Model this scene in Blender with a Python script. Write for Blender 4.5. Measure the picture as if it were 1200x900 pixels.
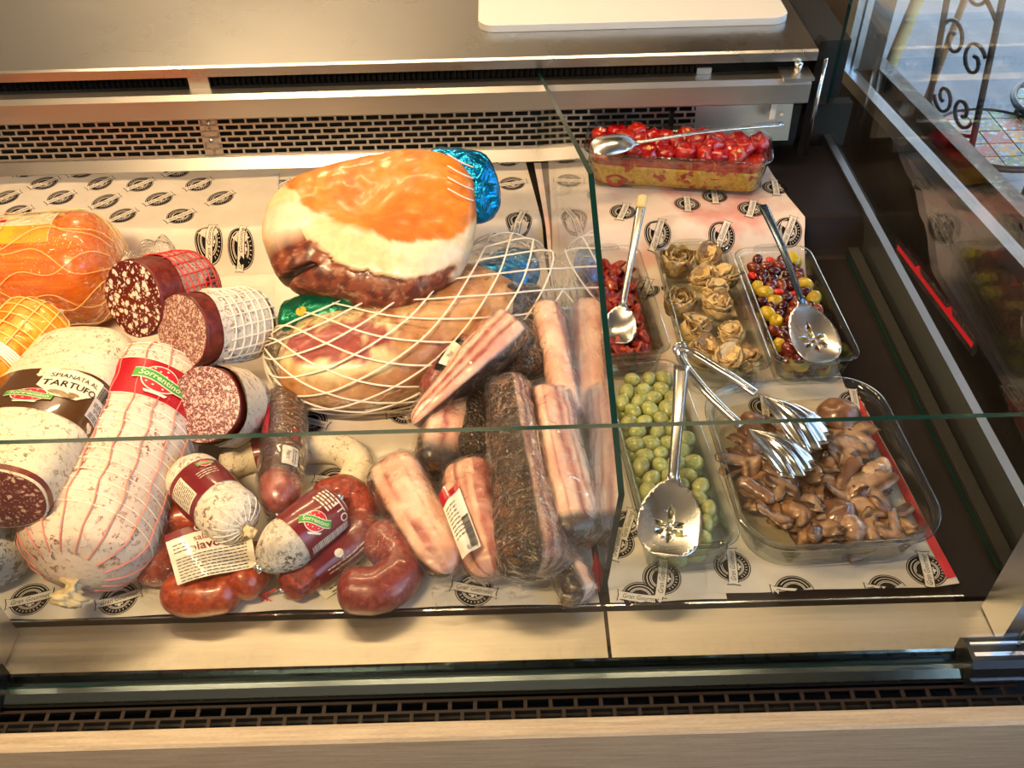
import bpy, bmesh, math, random
import numpy as np
from mathutils import Vector, Matrix, noise as mnoise
from mathutils.geometry import delaunay_2d_cdt
random.seed(7); RNG = np.random.default_rng(7)
for o in list(bpy.data.objects): bpy.data.objects.remove(o)
SC = bpy.context.scene; COL = SC.collection
# ---------------------------------------------------------------- camera
# world: x right along the counter, y away from the customer, z up; z = 0 is the display deck
FPX, PITCH, YAW, ROLL, H = 1092.0, math.radians(43.17), math.radians(0.045), math.radians(1.536), 0.9
FLOOR = -0.87
def _rot():
    cy, sy, cp, sp = math.cos(YAW), math.sin(YAW), math.cos(PITCH), math.sin(PITCH)
    f = np.array([sy*cp, cy*cp, -sp]); r = np.array([cy, -sy, 0.]); d = np.cross(f, r)
    c, s = math.cos(ROLL), math.sin(ROLL)
    return np.array([c*r+s*d, -s*r+c*d, f])
RM = _rot()
cam = bpy.data.cameras.new('camera'); camo = bpy.data.objects.new('camera', cam); COL.objects.link(camo)
camo.matrix_world = Matrix(((RM[0][0], -RM[1][0], -RM[2][0], 0), (RM[0][1], -RM[1][1], -RM[2][1], 0),
                            (RM[0][2], -RM[1][2], -RM[2][2], H), (0, 0, 0, 1)))
cam.sensor_fit = 'HORIZONTAL'; cam.sensor_width = 36; cam.lens = FPX/1200*36; cam.clip_start = .02
SC.camera = camo
# ---------------------------------------------------------------- light, sky, exposure
vs = SC.view_settings; vs.view_transform = 'Standard'; vs.look = 'None'; vs.gamma = 1; vs.use_curve_mapping = False
vs.exposure = 0.3
SC.cycles.max_bounces = 14; SC.cycles.transparent_max_bounces = 40; SC.cycles.glossy_bounces = 6
SC.cycles.transmission_bounces = 10; SC.cycles.caustics_reflective = False; SC.cycles.caustics_refractive = False
SC.cycles.sample_clamp_indirect = 4
W = bpy.data.worlds.new('sky'); SC.world = W; W.use_nodes = True
wn = W.node_tree.nodes; wl = W.node_tree.links
sky = wn.new('ShaderNodeTexSky'); sky.sky_type = 'NISHITA'; sky.sun_disc = False
sky.sun_elevation = math.radians(50); sky.sun_rotation = math.radians(60)
wl.new(sky.outputs[0], wn['Background'].inputs[0]); wn['Background'].inputs[1].default_value = SKY_STRENGTH = 1.0
def lamp(name, kind, energy, color, loc, target=None, **kw):
    d = bpy.data.lights.new(name, kind); d.energy = energy; d.color = color
    for k, v in kw.items(): setattr(d, k, v)
    o = bpy.data.objects.new(name, d); COL.objects.link(o); o.location = loc
    if target is not None:
        o.rotation_euler = (Vector(target)-Vector(loc)).to_track_quat('-Z', 'Y').to_euler()
    return o
WARM = (1.0, .68, .36)
CEIL = 1.75                                             # ceiling height above the deck
LAMPS = [(-.86, 1.42, 1.42), (-.25, 1.42, 1.42), (.36, 1.42, 1.42), (-.60, .15, 1.30), (-.3, -1.0, 1.45), (-.7, 2.55, 1.45)]
LAMP_W = [5.5, 5.5, 4, 27, 8, 18]
lamp('sun', 'SUN', 3.2, (1, .93, .8), (3, 1, 4), (1.2, 1.6, 0), angle=.01)
# ---------------------------------------------------------------- pixels to places
def ray(px, py): return RM.T @ np.array([(px-600)/FPX, (py-450)/FPX, 1.])
CAMP = np.array([0, 0, H])
def P(px, py, z=0.):
    d = ray(px, py); return CAMP + d*((z-H)/d[2])
def PX(px, py, x):
    d = ray(px, py); return CAMP + d*(x/d[0])
def PY(px, py, y):
    d = ray(px, py); return CAMP + d*(y/d[1])
def PN(px, py, c, n):
    d = ray(px, py); return CAMP + d*(np.dot(np.asarray(c)-CAMP, n)/np.dot(d, n))
def mpp(p): return float(np.dot(np.asarray(p)-CAMP, RM[2]))/FPX      # metres per pixel at a point
STEP0, STEP1, SHELF, DECKF, DECKB = 1.235, 1.285, .055, .59, 1.485
def deckz(y):
    t = np.clip((np.asarray(y, float)-STEP0)/(STEP1-STEP0), 0, 1); return SHELF*t*t*(3-2*t)
def slopez(y):                                          # paper bridging the step more gently
    t = np.clip((np.asarray(y, float)-1.18)/.092, 0, 1); return (SHELF+.001)*t*t*(3-2*t)
def PD(px, py, zf=deckz):
    d = ray(px, py); ts = np.linspace(.5, 3, 1500)
    p = CAMP[None]+ts[:, None]*d[None]; k = np.argmax(p[:, 2] < zf(p[:, 1])); return p[k]
# ---------------------------------------------------------------- mesh helpers
ORG = {}
def setp(o, label=None, cat=None, group=None, kind=None):
    if label: o['label'] = label
    if cat: o['category'] = cat
    if group: o['group'] = group
    if kind: o['kind'] = kind
    return o
def thing(name, label, cat, base, group=None, kind=None):
    o = bpy.data.objects.new(name, None); COL.objects.link(o); o.empty_display_size = .05
    o.location = Vector(base); ORG[o.name] = np.array(base, float); return setp(o, label, cat, group, kind)
def mobj(name, V, F, mats, parent=None, smooth=True, mi=None, col=None, origin=None):
    V = np.asarray(V, float).reshape(-1, 3)
    org = ORG[parent.name] if parent is not None else (np.array(origin, float) if origin is not None else
          np.array([(V[:, 0].min()+V[:, 0].max())/2, (V[:, 1].min()+V[:, 1].max())/2, V[:, 2].min()]))
    me = bpy.data.meshes.new(name); me.from_pydata((V-org).tolist(), [], [list(map(int, f)) for f in F])
    if not isinstance(mats, (list, tuple)): mats = [mats]
    for m in mats: me.materials.append(m)
    if mi is not None: me.polygons.foreach_set('material_index', np.asarray(mi, np.int32))
    if smooth: me.polygons.foreach_set('use_smooth', [True]*len(me.polygons))
    if col is not None:
        a = me.color_attributes.new('col', 'FLOAT_COLOR', 'POINT'); c = np.ones((len(V), 4)); c[:, :3] = col
        a.data.foreach_set('color', c.ravel())
    if len(F) > 60:
        bm = bmesh.new(); bm.from_mesh(me); bmesh.ops.recalc_face_normals(bm, faces=bm.faces); bm.to_mesh(me); bm.free()
    me.update()
    o = bpy.data.objects.new(name, me); COL.objects.link(o)
    if parent is not None: o.parent = parent
    else: o.location = Vector(org)
    ORG[o.name] = org; return o
def inst(name, src, loc, rot=(0, 0, 0), scale=(1, 1, 1), parent=None):
    o = bpy.data.objects.new(name, src); COL.objects.link(o)
    o.location = Vector(loc) if parent is None else Vector(np.asarray(loc)-ORG[parent.name])
    o.rotation_euler = rot; o.scale = scale
    if parent is not None: o.parent = parent
    ORG[o.name] = np.asarray(loc, float); return o
class MB:                                               # collects pieces of ONE part
    def __init__(s): s.V = []; s.F = []; s.M = []; s.n = 0
    def add(s, V, F, m=0):
        V = np.asarray(V, float).reshape(-1, 3); s.V.append(V); s.F += [[i+s.n for i in f] for f in F]
        s.M += [m]*len(F); s.n += len(V); return s
    def box(s, x0, x1, y0, y1, z0, z1, m=0):
        return s.add([(x, y, z) for z in (z0, z1) for y in (y0, y1) for x in (x0, x1)],
                     [(0, 2, 3, 1), (4, 5, 7, 6), (0, 1, 5, 4), (2, 6, 7, 3), (0, 4, 6, 2), (1, 3, 7, 5)], m)
    def prism(s, prof, x0, x1, m=0):                    # prof: (y, z) outline extruded along x
        n = len(prof); V = [(x0, y, z) for y, z in prof]+[(x1, y, z) for y, z in prof]
        return s.add(V, [list(range(n)), list(range(2*n-1, n-1, -1))]+[(i, n+i, n+(i+1) % n, (i+1) % n) for i in range(n)], m)
    def tube(s, pts, r, k=6, m=0, closed=False):
        V, F = tube(pts, r, k, closed); return s.add(V, F, m)
    def build(s, name, mats, parent=None, smooth=False, **kw):
        return mobj(name, np.concatenate(s.V), s.F, mats, parent, smooth, mi=s.M, **kw)
def tube(pts, r, k=6, closed=False):
    pts = np.asarray(pts, float); n = len(pts); r = np.broadcast_to(np.asarray(r, float), (n,))
    T = np.gradient(pts, axis=0) if not closed else np.roll(pts, -1, 0)-np.roll(pts, 1, 0)
    T /= np.linalg.norm(T, axis=1)[:, None]+1e-12
    ref = np.array([0, 0, 1.]) if abs(T[:, 2]).mean() < .8 else np.array([1., 0, 0])
    A = np.cross(T, ref); A /= np.linalg.norm(A, axis=1)[:, None]+1e-9; B = np.cross(A, T)
    th = np.arange(k)*2*math.pi/k
    V = pts[:, None]+r[:, None, None]*(np.cos(th)[None, :, None]*A[:, None]+np.sin(th)[None, :, None]*B[:, None])
    F = [(i*k+j, i*k+(j+1) % k, ((i+1) % n)*k+(j+1) % k, ((i+1) % n)*k+j) for i in range(n if closed else n-1) for j in range(k)]
    if not closed: F += [list(range(k))[::-1], [(n-1)*k+j for j in range(k)]]
    return V.reshape(-1, 3), F
def catmull(pts, n):
    p = np.asarray(pts, float)
    if len(p) == 2: return p[0]+(p[1]-p[0])*np.linspace(0, 1, n)[:, None]
    p = np.vstack([2*p[0]-p[1], p, 2*p[-1]-p[-2]]); out = []
    for u in np.linspace(0, len(p)-3, n):
        i = min(int(u), len(p)-4); t = u-i; a, b, c, d = p[i:i+4]
        out.append(.5*(2*b+(c-a)*t+(2*a-5*b+4*c-d)*t*t+(3*b-a-3*c+d)*t**3))
    return np.array(out)
def nz(v): v = np.asarray(v, float); return v/np.linalg.norm(v)
def fbm(V, sc, oct=3, seed=0):
    out = np.zeros(len(V)); 
    for i, v in enumerate(V):
        out[i] = mnoise.fractal(Vector((v[0]*sc+seed, v[1]*sc+seed*1.7, v[2]*sc-seed)), 1., 2., oct)
    return out
class Body:
    """A long rounded body swept along a spine; S(t, th, off) is its surface (t 0..1 along, th round, off outward)."""
    def __init__(s, pts, w, h=None, caps=(.04, .04), roll=0., e=2., wf=None, bump=0., bseed=0, up=(0, 0, 1), capx=2.):
        s.sp = catmull(pts, 120); d = np.linalg.norm(np.diff(s.sp, axis=0), axis=1); s.cum = np.r_[0, np.cumsum(d)]; s.L = s.cum[-1]
        T = np.gradient(s.sp, axis=0); T /= np.linalg.norm(T, axis=1)[:, None]
        A = np.cross(T, np.array(up, float)); A /= np.linalg.norm(A, axis=1)[:, None]; B = np.cross(A, T)
        c, q = math.cos(roll), math.sin(roll); s.A = c*A+q*B; s.B = -q*A+c*B; s.T = T
        s.w = w; s.h = h or w; s.caps = caps; s.e = e; s.wf = wf; s.bump = bump; s.bs = bseed; s.capx = capx
    def prof(s, t):
        d0, d1 = t*s.L, (1-t)*s.L; p = np.ones_like(t)
        for d, c in ((d0, s.caps[0]), (d1, s.caps[1])):
            if c > 0:
                q = np.clip(1-d/c, 0, 1); p = p*np.maximum(1-q**s.capx, 0)**(1/s.capx)
        if s.wf is not None: p = p*s.wf(t)
        return p
    def S(s, t, th, off=0.):
        t = np.asarray(t, float); th = np.asarray(th, float); t, th = np.broadcast_arrays(t, th)
        f = np.clip(t, 0, 1)*s.L
        g = lambda X: np.stack([np.interp(f, s.cum, X[:, k]) for k in range(3)], -1)
        c, q = np.cos(th), np.sin(th); p = s.prof(np.clip(t, 0, 1))
        ex = 2./s.e; cw = np.sign(c)*np.abs(c)**ex; sw = np.sign(q)*np.abs(q)**ex
        if s.bump:
            b = s.bs; p = p*(1+s.bump*(.5*np.sin(3*th+b+7*t)+.4*np.sin(2*th-b*2+13*t)+.35*np.sin(5*th+b*3-17*t)+.3*np.sin(23*t+b)))
        n = np.maximum(p, 1e-4)
        # offsets push outward across the section and, near the caps, along the axis
        ax = (np.clip(1-p, 0, 1)*np.where(t > .5, 1, -1)*off)[..., None]
        return g(s.sp)+((s.w*n+off)*cw)[..., None]*g(s.A)+((s.h*n+off)*sw)[..., None]*g(s.B)+ax*g(s.T)
    def ts(s, n):
        a = np.linspace(0, 1, n); out = [a]
        for k, c in enumerate(s.caps):
            if c > 0:
                q = (1-np.cos(np.linspace(0, math.pi/2, 9)))*c/s.L; out.append(q if k == 0 else 1-q)
        t = np.unique(np.concatenate(out).round(6)); return t[(t >= 0) & (t <= 1)]
    def mesh(s, name, mat, parent=None, n=40, m=36, off=0., rough=0., rs=60., colf=None, trange=None, seed=0, **kw):
        t = s.ts(n)
        if trange: t = np.unique(np.r_[trange[0], t[(t > trange[0]) & (t < trange[1])], trange[1]])
        th = np.arange(m)*2*math.pi/m; TT, HH = np.meshgrid(t, th, indexing='ij'); V = s.S(TT, HH, off)
        N = len(t)
        if rough:
            Vf = V.reshape(-1, 3); k = fbm(Vf, rs, 3, seed)*rough; c = np.repeat(s.center(t), m, 0); dd = Vf-c
            dd /= np.linalg.norm(dd, axis=1)[:, None]+1e-9; V = (Vf+dd*k[:, None]).reshape(V.shape)
        V = V.reshape(-1, 3); ce = np.array([V[:m].mean(0), V[-m:].mean(0)]); V = np.vstack([V, ce])
        F = [(i*m+j, i*m+(j+1) % m, (i+1)*m+(j+1) % m, (i+1)*m+j) for i in range(N-1) for j in range(m)]
        F += [((j+1) % m, j, N*m) for j in range(m)]+[((N-1)*m+j, (N-1)*m+(j+1) % m, N*m+1) for j in range(m)]
        col = None
        if colf is not None:
            col = colf(np.r_[TT.ravel(), 0, 1], np.r_[HH.ravel(), 0, 0], V)
        return mobj(name, V, F, mat, parent, True, col=col, **kw)
    def center(s, t):
        f = np.clip(t, 0, 1)*s.L; return np.stack([np.interp(f, s.cum, s.sp[:, k]) for k in range(3)], -1)
    def frame(s, t):
        f = t*s.L; g = lambda X: nz([np.interp(f, s.cum, X[:, k]) for k in range(3)]); return g(s.A), g(s.B), g(s.T)
    def lab(s, t0, th0, flip=1, vert=0, off=.0007):
        """Map (u, v) metres on the skin around (t0, th0): u runs along the axis, v round the body (vert swaps them)."""
        R = (s.w+s.h)/2
        def fn(u, v, o=0.):
            u = np.asarray(u, float); v = np.asarray(v, float)
            if vert: u, v = v, -u
            return s.S(t0+flip*u/s.L, th0+flip*v/R, off+o)
        return fn
def patch(fn, u0, u1, v0, v1, nu=10, nv=10, rag=0., seed=0):
    U, Vv = np.meshgrid(np.linspace(u0, u1, nu), np.linspace(v0, v1, nv), indexing='ij')
    V = fn(U, Vv).reshape(-1, 3)
    return V, [(i*nv+j, (i+1)*nv+j, (i+1)*nv+j+1, i*nv+j+1) for i in range(nu-1) for j in range(nv-1)]
def poly2(fn, pts, o=0.):
    """Fill a 2-D outline and lay it on the surface fn."""
    a = np.asarray(pts, float); lo, hi = a.min(0), a.max(0); e = max((hi-lo).max()/9, .004); d = []
    for i in range(len(a)):
        p, q = a[i], a[(i+1) % len(a)]; k = max(1, int(np.linalg.norm(q-p)/e+.5)); d += [tuple(p+(q-p)*j/k) for j in range(k)]
    g = [(x, y) for x in np.arange(lo[0]+e/2, hi[0], e) for y in np.arange(lo[1]+e/2, hi[1], e)] if (hi-lo).max() > .012 else None
    V, F = fill2(d, (), g); return fn(V[:, 0], V[:, 1], o), F
def fill2(outer, holes=(), grid=None):
    loops = [list(outer)]+[list(h) for h in holes]; pts = []; ed = []
    for L in loops:
        b = len(pts); pts += [Vector((float(a), float(c))) for a, c in L]; ed += [(b+i, b+(i+1) % len(L)) for i in range(len(L))]
    if grid: pts += [Vector(g) for g in grid if inside(g, outer) and not any(inside(g, h) for h in holes)]
    r = delaunay_2d_cdt(pts, ed, [], 0, 1e-7); V = np.array([(v.x, v.y) for v in r[0]]); F = []
    for f in r[2]:
        c = V[list(f)].mean(0)
        if inside(c, outer) and not any(inside(c, h) for h in holes): F.append(list(f))
    return V, F
def inside(p, poly):
    x, y = p[0], p[1]; r = False; j = len(poly)-1
    for i in range(len(poly)):
        xi, yi = poly[i]; xj, yj = poly[j]
        if (yi > y) != (yj > y) and x < (xj-xi)*(y-yi)/(yj-yi)+xi: r = not r
        j = i
    return r
_txt = {}
def text2(body, size, shear=0., bold=0.):
    k = (body, shear, bold)
    if k not in _txt:
        c = bpy.data.curves.new('t', 'FONT'); c.body = body; c.size = 1; c.align_x = 'CENTER'; c.align_y = 'CENTER'; c.resolution_u = 2
        c.shear = shear; c.offset = bold
        o = bpy.data.objects.new('t', c); COL.objects.link(o); dg = bpy.context.evaluated_depsgraph_get(); dg.update()
        me = o.evaluated_get(dg).to_mesh(); V = np.array([v.co[:2] for v in me.vertices]); F = [list(p.vertices) for p in me.polygons]
        o.evaluated_get(dg).to_mesh_clear(); bpy.data.objects.remove(o); bpy.data.curves.remove(c); _txt[k] = (V, F)
    V, F = _txt[k]; return V*size, F
def lay(fn, V, F, c=(0, 0), ang=0., sx=1., o=0.):
    ca, sa = math.cos(ang), math.sin(ang); x, y = V[:, 0]*sx, V[:, 1]
    return fn(c[0]+x*ca-y*sa, c[1]+x*sa+y*ca, o), F
def ell(cx, cy, a, b, n=28, a0=0., a1=2*math.pi):
    return [(cx+a*math.cos(t), cy+b*math.sin(t)) for t in np.linspace(a0, a1, n, endpoint=abs(a1-a0-2*math.pi) > 1e-6)]
def rrect(w, h, r, n=6):
    out = []
    for cx, cy, a in ((w/2-r, h/2-r, 0), (-w/2+r, h/2-r, 90), (-w/2+r, -h/2+r, 180), (w/2-r, -h/2+r, 270)):
        out += [(cx+r*math.cos(math.radians(a+90*i/n)), cy+r*math.sin(math.radians(a+90*i/n))) for i in range(n+1)]
    return out
# ---------------------------------------------------------------- materials
class NT:
    def __init__(s, name):
        s.m = bpy.data.materials.new(name); s.m.use_nodes = True; s.t = s.m.node_tree; s.b = s.t.nodes['Principled BSDF']; s.out = s.t.nodes['Material Output']
    def n(s, kind, out=0, **inp):
        nd = s.t.nodes.new('ShaderNode'+kind)
        for k, v in inp.items():
            if k.startswith('_'): setattr(nd, k[1:], v)
            else: s.set(nd.inputs[int(k[1:]) if k[0] == 'i' and k[1:].isdigit() else k.replace('_', ' ')], v)
        return nd.outputs[out]
    def set(s, sock, v):
        if isinstance(v, bpy.types.NodeSocket): s.t.links.new(v, sock)
        elif hasattr(sock, 'default_value'):
            if isinstance(v, (tuple, list)) and len(v) == 3 and sock.type == 'RGBA': v = (*v, 1)
            sock.default_value = v
    def P(s, **kw):
        for k, v in kw.items(): s.set(s.b.inputs[k.replace('_', ' ')], v)
        return s
    def obj(s, sc=None):
        o = s.t.nodes.new('ShaderNodeTexCoord').outputs['Object']
        return o if sc is None else s.n('Mapping', Vector=o, Scale=sc)
    def noise(s, scale, vec=None, detail=3., rough=.55, dist=0., out=0):
        return s.n('TexNoise', out, Vector=vec if vec is not None else s.obj(), Scale=scale, Detail=detail, Roughness=rough, Distortion=dist)
    def vor(s, scale, vec=None, feature='F1', out=0, rnd=1.):
        return s.n('TexVoronoi', out, _feature=feature, Vector=vec if vec is not None else s.obj(), Scale=scale, Randomness=rnd)
    def ramp(s, fac, *stops):
        nd = s.t.nodes.new('ShaderNodeValToRGB'); s.set(nd.inputs[0], fac); e = nd.color_ramp.elements
        while len(e) < len(stops): e.new(.5)
        for k, (p, c) in zip(e, stops): k.position = p; k.color = (*c, 1) if not isinstance(c, (int, float)) else (c, c, c, 1)
        return nd.outputs[0]
    def mix(s, f, a, b, blend='MIX'):
        nd = s.t.nodes.new('ShaderNodeMix'); nd.data_type = 'RGBA'; nd.blend_type = blend
        s.set(nd.inputs[0], f); s.set(nd.inputs[6], a); s.set(nd.inputs[7], b); return nd.outputs[2]
    def math(s, op, a, b=0.): 
        nd = s.t.nodes.new('ShaderNodeMath'); nd.operation = op; s.set(nd.inputs[0], a); s.set(nd.inputs[1], b); return nd.outputs[0]
    def bump(s, h, strength=.3, dist=.002):
        s.set(s.b.inputs['Normal'], s.n('Bump', Height=h, Strength=strength, Distance=dist)); return s
    def attr(s): return s.n('Attribute', 0, _attribute_name='col')
def srgb(h):
    h = h.lstrip('#'); c = [int(h[i:i+2], 16)/255 for i in (0, 2, 4)]
    return tuple(x/12.92 if x <= .04045 else ((x+.055)/1.055)**2.4 for x in c)
def plain(name, c, rough=.5, metal=0., **kw):
    m = NT(name); m.P(Base_Color=srgb(c) if isinstance(c, str) else c, Roughness=rough, Metallic=metal, **kw); return m.m
def clear(name, tint=(1, 1, 1), ior=1.45, rough=0., bump=0., bscale=60., edge=None, gain=1., bdist=.004):
    """Thin clear sheet: straight-through light plus a Fresnel reflection."""
    m = NT(name); m.t.nodes.remove(m.b)
    tr = m.n('BsdfTransparent', Color=tint); gl = m.n('BsdfGlossy', Color=(1, 1, 1), Roughness=rough)
    fn = m.t.nodes.new('ShaderNodeLayerWeight'); fn.inputs[0].default_value = .5
    if bump:
        b = m.n('Bump', Height=m.noise(bscale, detail=4., dist=1.2), Strength=bump, Distance=bdist)
        m.t.links.new(b, fn.inputs['Normal']); m.t.links.new(b, gl.node.inputs['Normal'])
    f0 = ((ior-1)/(ior+1))**2; f = m.math('ADD', f0, m.math('MULTIPLY', m.math('POWER', fn.outputs[1], 5.), 1-f0))
    if gain != 1: f = m.math('MINIMUM', m.math('MULTIPLY', f, gain), 1.)
    if edge:
        lw = m.t.nodes.new('ShaderNodeLayerWeight'); lw.inputs[0].default_value = .5
        m.set(tr.node.inputs['Color'], m.mix(m.math('POWER', lw.outputs[1], 2.5), tint, edge))
    mx = m.t.nodes.new('ShaderNodeMixShader'); m.set(mx.inputs[0], f); m.t.links.new(tr, mx.inputs[1]); m.t.links.new(gl, mx.inputs[2])
    m.t.links.new(mx.outputs[0], m.out.inputs[0]); return m.m
def steel(name, c, rough=.28, sc=(2, 90, 90), amt=.12):
    m = NT(name); n = m.noise(9., m.obj(sc), 4.); n2 = m.noise(5., None, 3.)
    m.P(Base_Color=m.mix(n, tuple(x*.88 for x in c), c), Metallic=1., Roughness=m.math('ADD', rough, m.math('MULTIPLY', n2, .12)))
    m.bump(n, amt, .0006); return m.m
M = {}
M['steel'] = steel('brushed steel', (.62, .60, .57), .30)
M['sill'] = steel('satin steel sill', (.50, .455, .38), .38, (3, 40, 40), .06)
M['steel_top'] = steel('worktop steel', (.60, .61, .62), .22, (1.2, 60, 60), .10)
M['chrome'] = plain('polished steel', (.70, .70, .70), .13, 1.)
M['spoon'] = steel('cutlery steel', (.66, .65, .62), .18, (40, 40, 40), .03)
M['alu'] = plain('aluminium', (.62, .64, .66), .32, 1.)
M['black'] = plain('black plastic', (.009, .009, .010), .4, 0., Specular_IOR_Level=.2)
M['blackgloss'] = plain('black glossy profile', (.008, .009, .010), .28, .0, Specular_IOR_Level=.3)
M['rail'] = plain('dark anodised rail', (.16, .20, .22), .16, 1.)
M['void'] = plain('dark inside', (.006, .006, .006), .8)
m = NT('dark deck'); m.P(Base_Color=m.ramp(m.noise(6.), (.3, (.009, .007, .007)), (.7, (.017, .013, .012))), Roughness=.40, Specular_IOR_Level=.10); M['deck'] = m.m
m = NT('brown vent plate'); m.P(Base_Color=(.016, .010, .007), Roughness=.5, Specular_IOR_Level=.2); M['vent'] = m.m
m = NT('oak laminate'); g = m.noise(11., m.obj((1.2, 26, 26)), 6., .62, .4); g2 = m.noise(60., m.obj((2.5, 60, 60)), 3.)
c = m.mix(.35, m.ramp(g, (.3, srgb('847660')), (.5, srgb('a0927c')), (.72, srgb('b7aa94'))), m.ramp(g2, (.35, srgb('7b6e5b')), (.65, srgb('b9ac97'))))
m.P(Base_Color=c, Roughness=.5); m.bump(g2, .25, .0008); M['oak'] = m.m
M['pane'] = clear('clear pane', (.965, .985, .975), 1.5)
M['pane_edge'] = plain('green glass edge', (.004, .026, .022), .15, 0., Specular_IOR_Level=.15)
M['dish'] = clear('clear dish glass', (.97, .985, .975), 1.42, 0., 0., edge=(.20, .31, .28), gain=1.6)
M['film'] = clear('crinkled clear film', (.992, .992, .988), 1.45, .05, 1., 60., gain=1.5, bdist=.010)
M['bag'] = clear('soft clear bag', (.96, .96, .955), 1.45, .12, 1., 50., gain=2.2, bdist=.010)
M['oil'] = clear('clear brine', (.97, .98, .90), 1.38, 0., .12, 30.)
M['oil_red'] = clear('tomato oil', (.95, .60, .35), 1.42, 0., .2, 30.)
M['oil_brown'] = clear('mushroom oil', (.92, .84, .72), 1.42, 0., .25, 26.)
m = NT('printed wrapping paper'); n = m.noise(14., None, 5., .6); m.P(Base_Color=m.ramp(n, (.3, srgb('cdc4b7')), (.7, srgb('ded6ca'))), Roughness=.48)
m.bump(m.noise(9., None, 4., .6, .4), .25, .006); M['paper'] = m.m
m = NT('pink stained paper'); n = m.noise(7., None, 4., .6); m.P(Base_Color=m.ramp(n, (.36, srgb('dcc4b8')), (.52, srgb('dfd1c5')), (.66, srgb('d59c92'))), Roughness=.5)
m.bump(m.noise(9., None, 4., .6, .4), .2, .005); M['paper_pink'] = m.m
M['ink'] = plain('black ink', (.008, .007, .007), .6, 0., Specular_IOR_Level=.08)
M['white_ink'] = plain('white print', srgb('dfd7ca'), .5)
M['red_ink'] = plain('red print', srgb('c1182c'), .45)
M['green_ink'] = plain('green print', srgb('3f9a2e'), .45)
M['label_white'] = plain('white label paper', srgb('e9dfd0'), .4, 0., Coat_Weight=.3)
M['label_grey'] = plain('grey barcode paper', srgb('c9c3bb'), .4)
M['label_burgundy'] = plain('burgundy label', srgb('6e1420'), .28, 0., Coat_Weight=.5)
M['label_red'] = plain('red label', srgb('a80d22'), .28, 0., Coat_Weight=.5)
m = NT('brown label'); m.P(Base_Color=m.ramp(m.noise(26., None, 5., .6, 1.2), (.55, srgb('4b2f14')), (.68, srgb('5d3f1d')), (.74, srgb('c7a877'))), Roughness=.3, Coat_Weight=.5); M['label_brown'] = m.m
M['label_yellow'] = plain('yellow label', srgb('f2a521'), .35)
M['card'] = plain('cream card', srgb('efe2c4'), .45)
def casing(name, a, b, spot, amt=.52, sc=14., rough=.75, tint=None):
    sc = sc*2.6; m = NT(name); n = m.noise(sc, None, 6., .62, .5); sp = m.noise(sc*4.2, None, 4., .7, .8); sp2 = m.noise(sc*.8, None, 3.)
    base = m.mix(n, a, b)
    k = m.math('MULTIPLY', m.ramp(sp, (amt-.03, 0.), (amt+.05, 1.)), m.ramp(sp2, (.40, 0.25), (.60, 1.)))
    m.P(Base_Color=m.mix(k, base, spot), Roughness=rough, Subsurface_Weight=.08, Subsurface_Radius=(.01, .006, .004)); m.bump(m.math('ADD', n, m.math('MULTIPLY', sp, .6)), .5, .003); return m.m
M['cas_white'] = casing('white moulded casing', srgb('c3b8aa'), srgb('ece4d8'), srgb('6b4a3c'), .54)
M['cas_pink'] = casing('pinkish moulded casing', srgb('cfb09c'), srgb('eadccf'), srgb('7a3c30'), .57, 11.)
M['cas_grey'] = casing('bluish grey casing', srgb('a3a09a'), srgb('d3cfc7'), srgb('52463f'), .53, 12.)
M['cas_cream'] = casing('cream moulded casing', srgb('cdbb9c'), srgb('ecdfc8'), srgb('75614b'), .57, 14.)
M['cas_dust'] = casing('dusty white casing', srgb('b5aa9c'), srgb('e8e0d4'), srgb('4f3d34'), .51, 20.)
def cut(name, lean, lean2, fat, sc, thr=.34, aniso=(1, 1, 1), extra=None):
    m = NT(name); v = m.obj(aniso); d = m.n('VectorMath', _operation='ADD', i0=v, i1=m.n('Mapping', Vector=m.noise(sc*.7, None, 3., .6, out=1), Scale=(.012, .012, .012)))
    f1 = m.vor(sc, d); f2 = m.vor(sc*2.3, d)
    big = m.ramp(f1, (thr-.05, 1.), (thr+.03, 0.)); sm = m.ramp(f2, (thr-.09, 1.), (thr, 0.))
    c = m.mix(m.noise(sc*.5), lean, lean2); c = m.mix(sm, c, tuple(x*.72 for x in fat)); c = m.mix(big, c, fat)
    m.P(Base_Color=c, Roughness=.32, Subsurface_Weight=.15, Subsurface_Radius=(.01, .004, .003)); m.bump(f2, .25, .001); return m.m
M['cut_chorizo'] = cut('coarse cut face', srgb('3f0a08'), srgb('6d140d'), srgb('efdccc'), 100., .36)
M['cut_fine'] = cut('fine cut face', srgb('64302a'), srgb('854841'), srgb('ddbfb2'), 260., .43)
M['cut_fine2'] = cut('fine purple cut face', srgb('561f25'), srgb('76383d'), srgb('d8b6ae'), 240., .43)
M['cut_dark'] = cut('dark marbled cut face', srgb('4a1b1c'), srgb('6b3331'), srgb('c9a493'), 130., .30, (1, 2.4, 1))
m = NT('dark red salami skin'); n = m.noise(90., None, 5., .6, .6); m.P(Base_Color=m.ramp(n, (.3, srgb('3d0f0c')), (.55, srgb('6b1d16')), (.8, srgb('8f4032'))), Roughness=.38); m.bump(n, .4, .002); M['skin_dark'] = m.m
m = NT('orange casing'); n = m.noise(9., None, 4., .6, .6); st = m.noise(12., m.obj((1, 14, 14)), 5.)
m.P(Base_Color=m.mix(.45, m.ramp(n, (.3, srgb('dc5a0c')), (.7, srgb('f08a1c'))), m.ramp(st, (.35, srgb('d24a08')), (.65, srgb('f49a2c')))), Roughness=.26, Coat_Weight=.5, Subsurface_Weight=.1, Subsurface_Radius=(.02, .008, .003))
m.bump(st, .3, .002); M['orange'] = m.m
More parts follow.
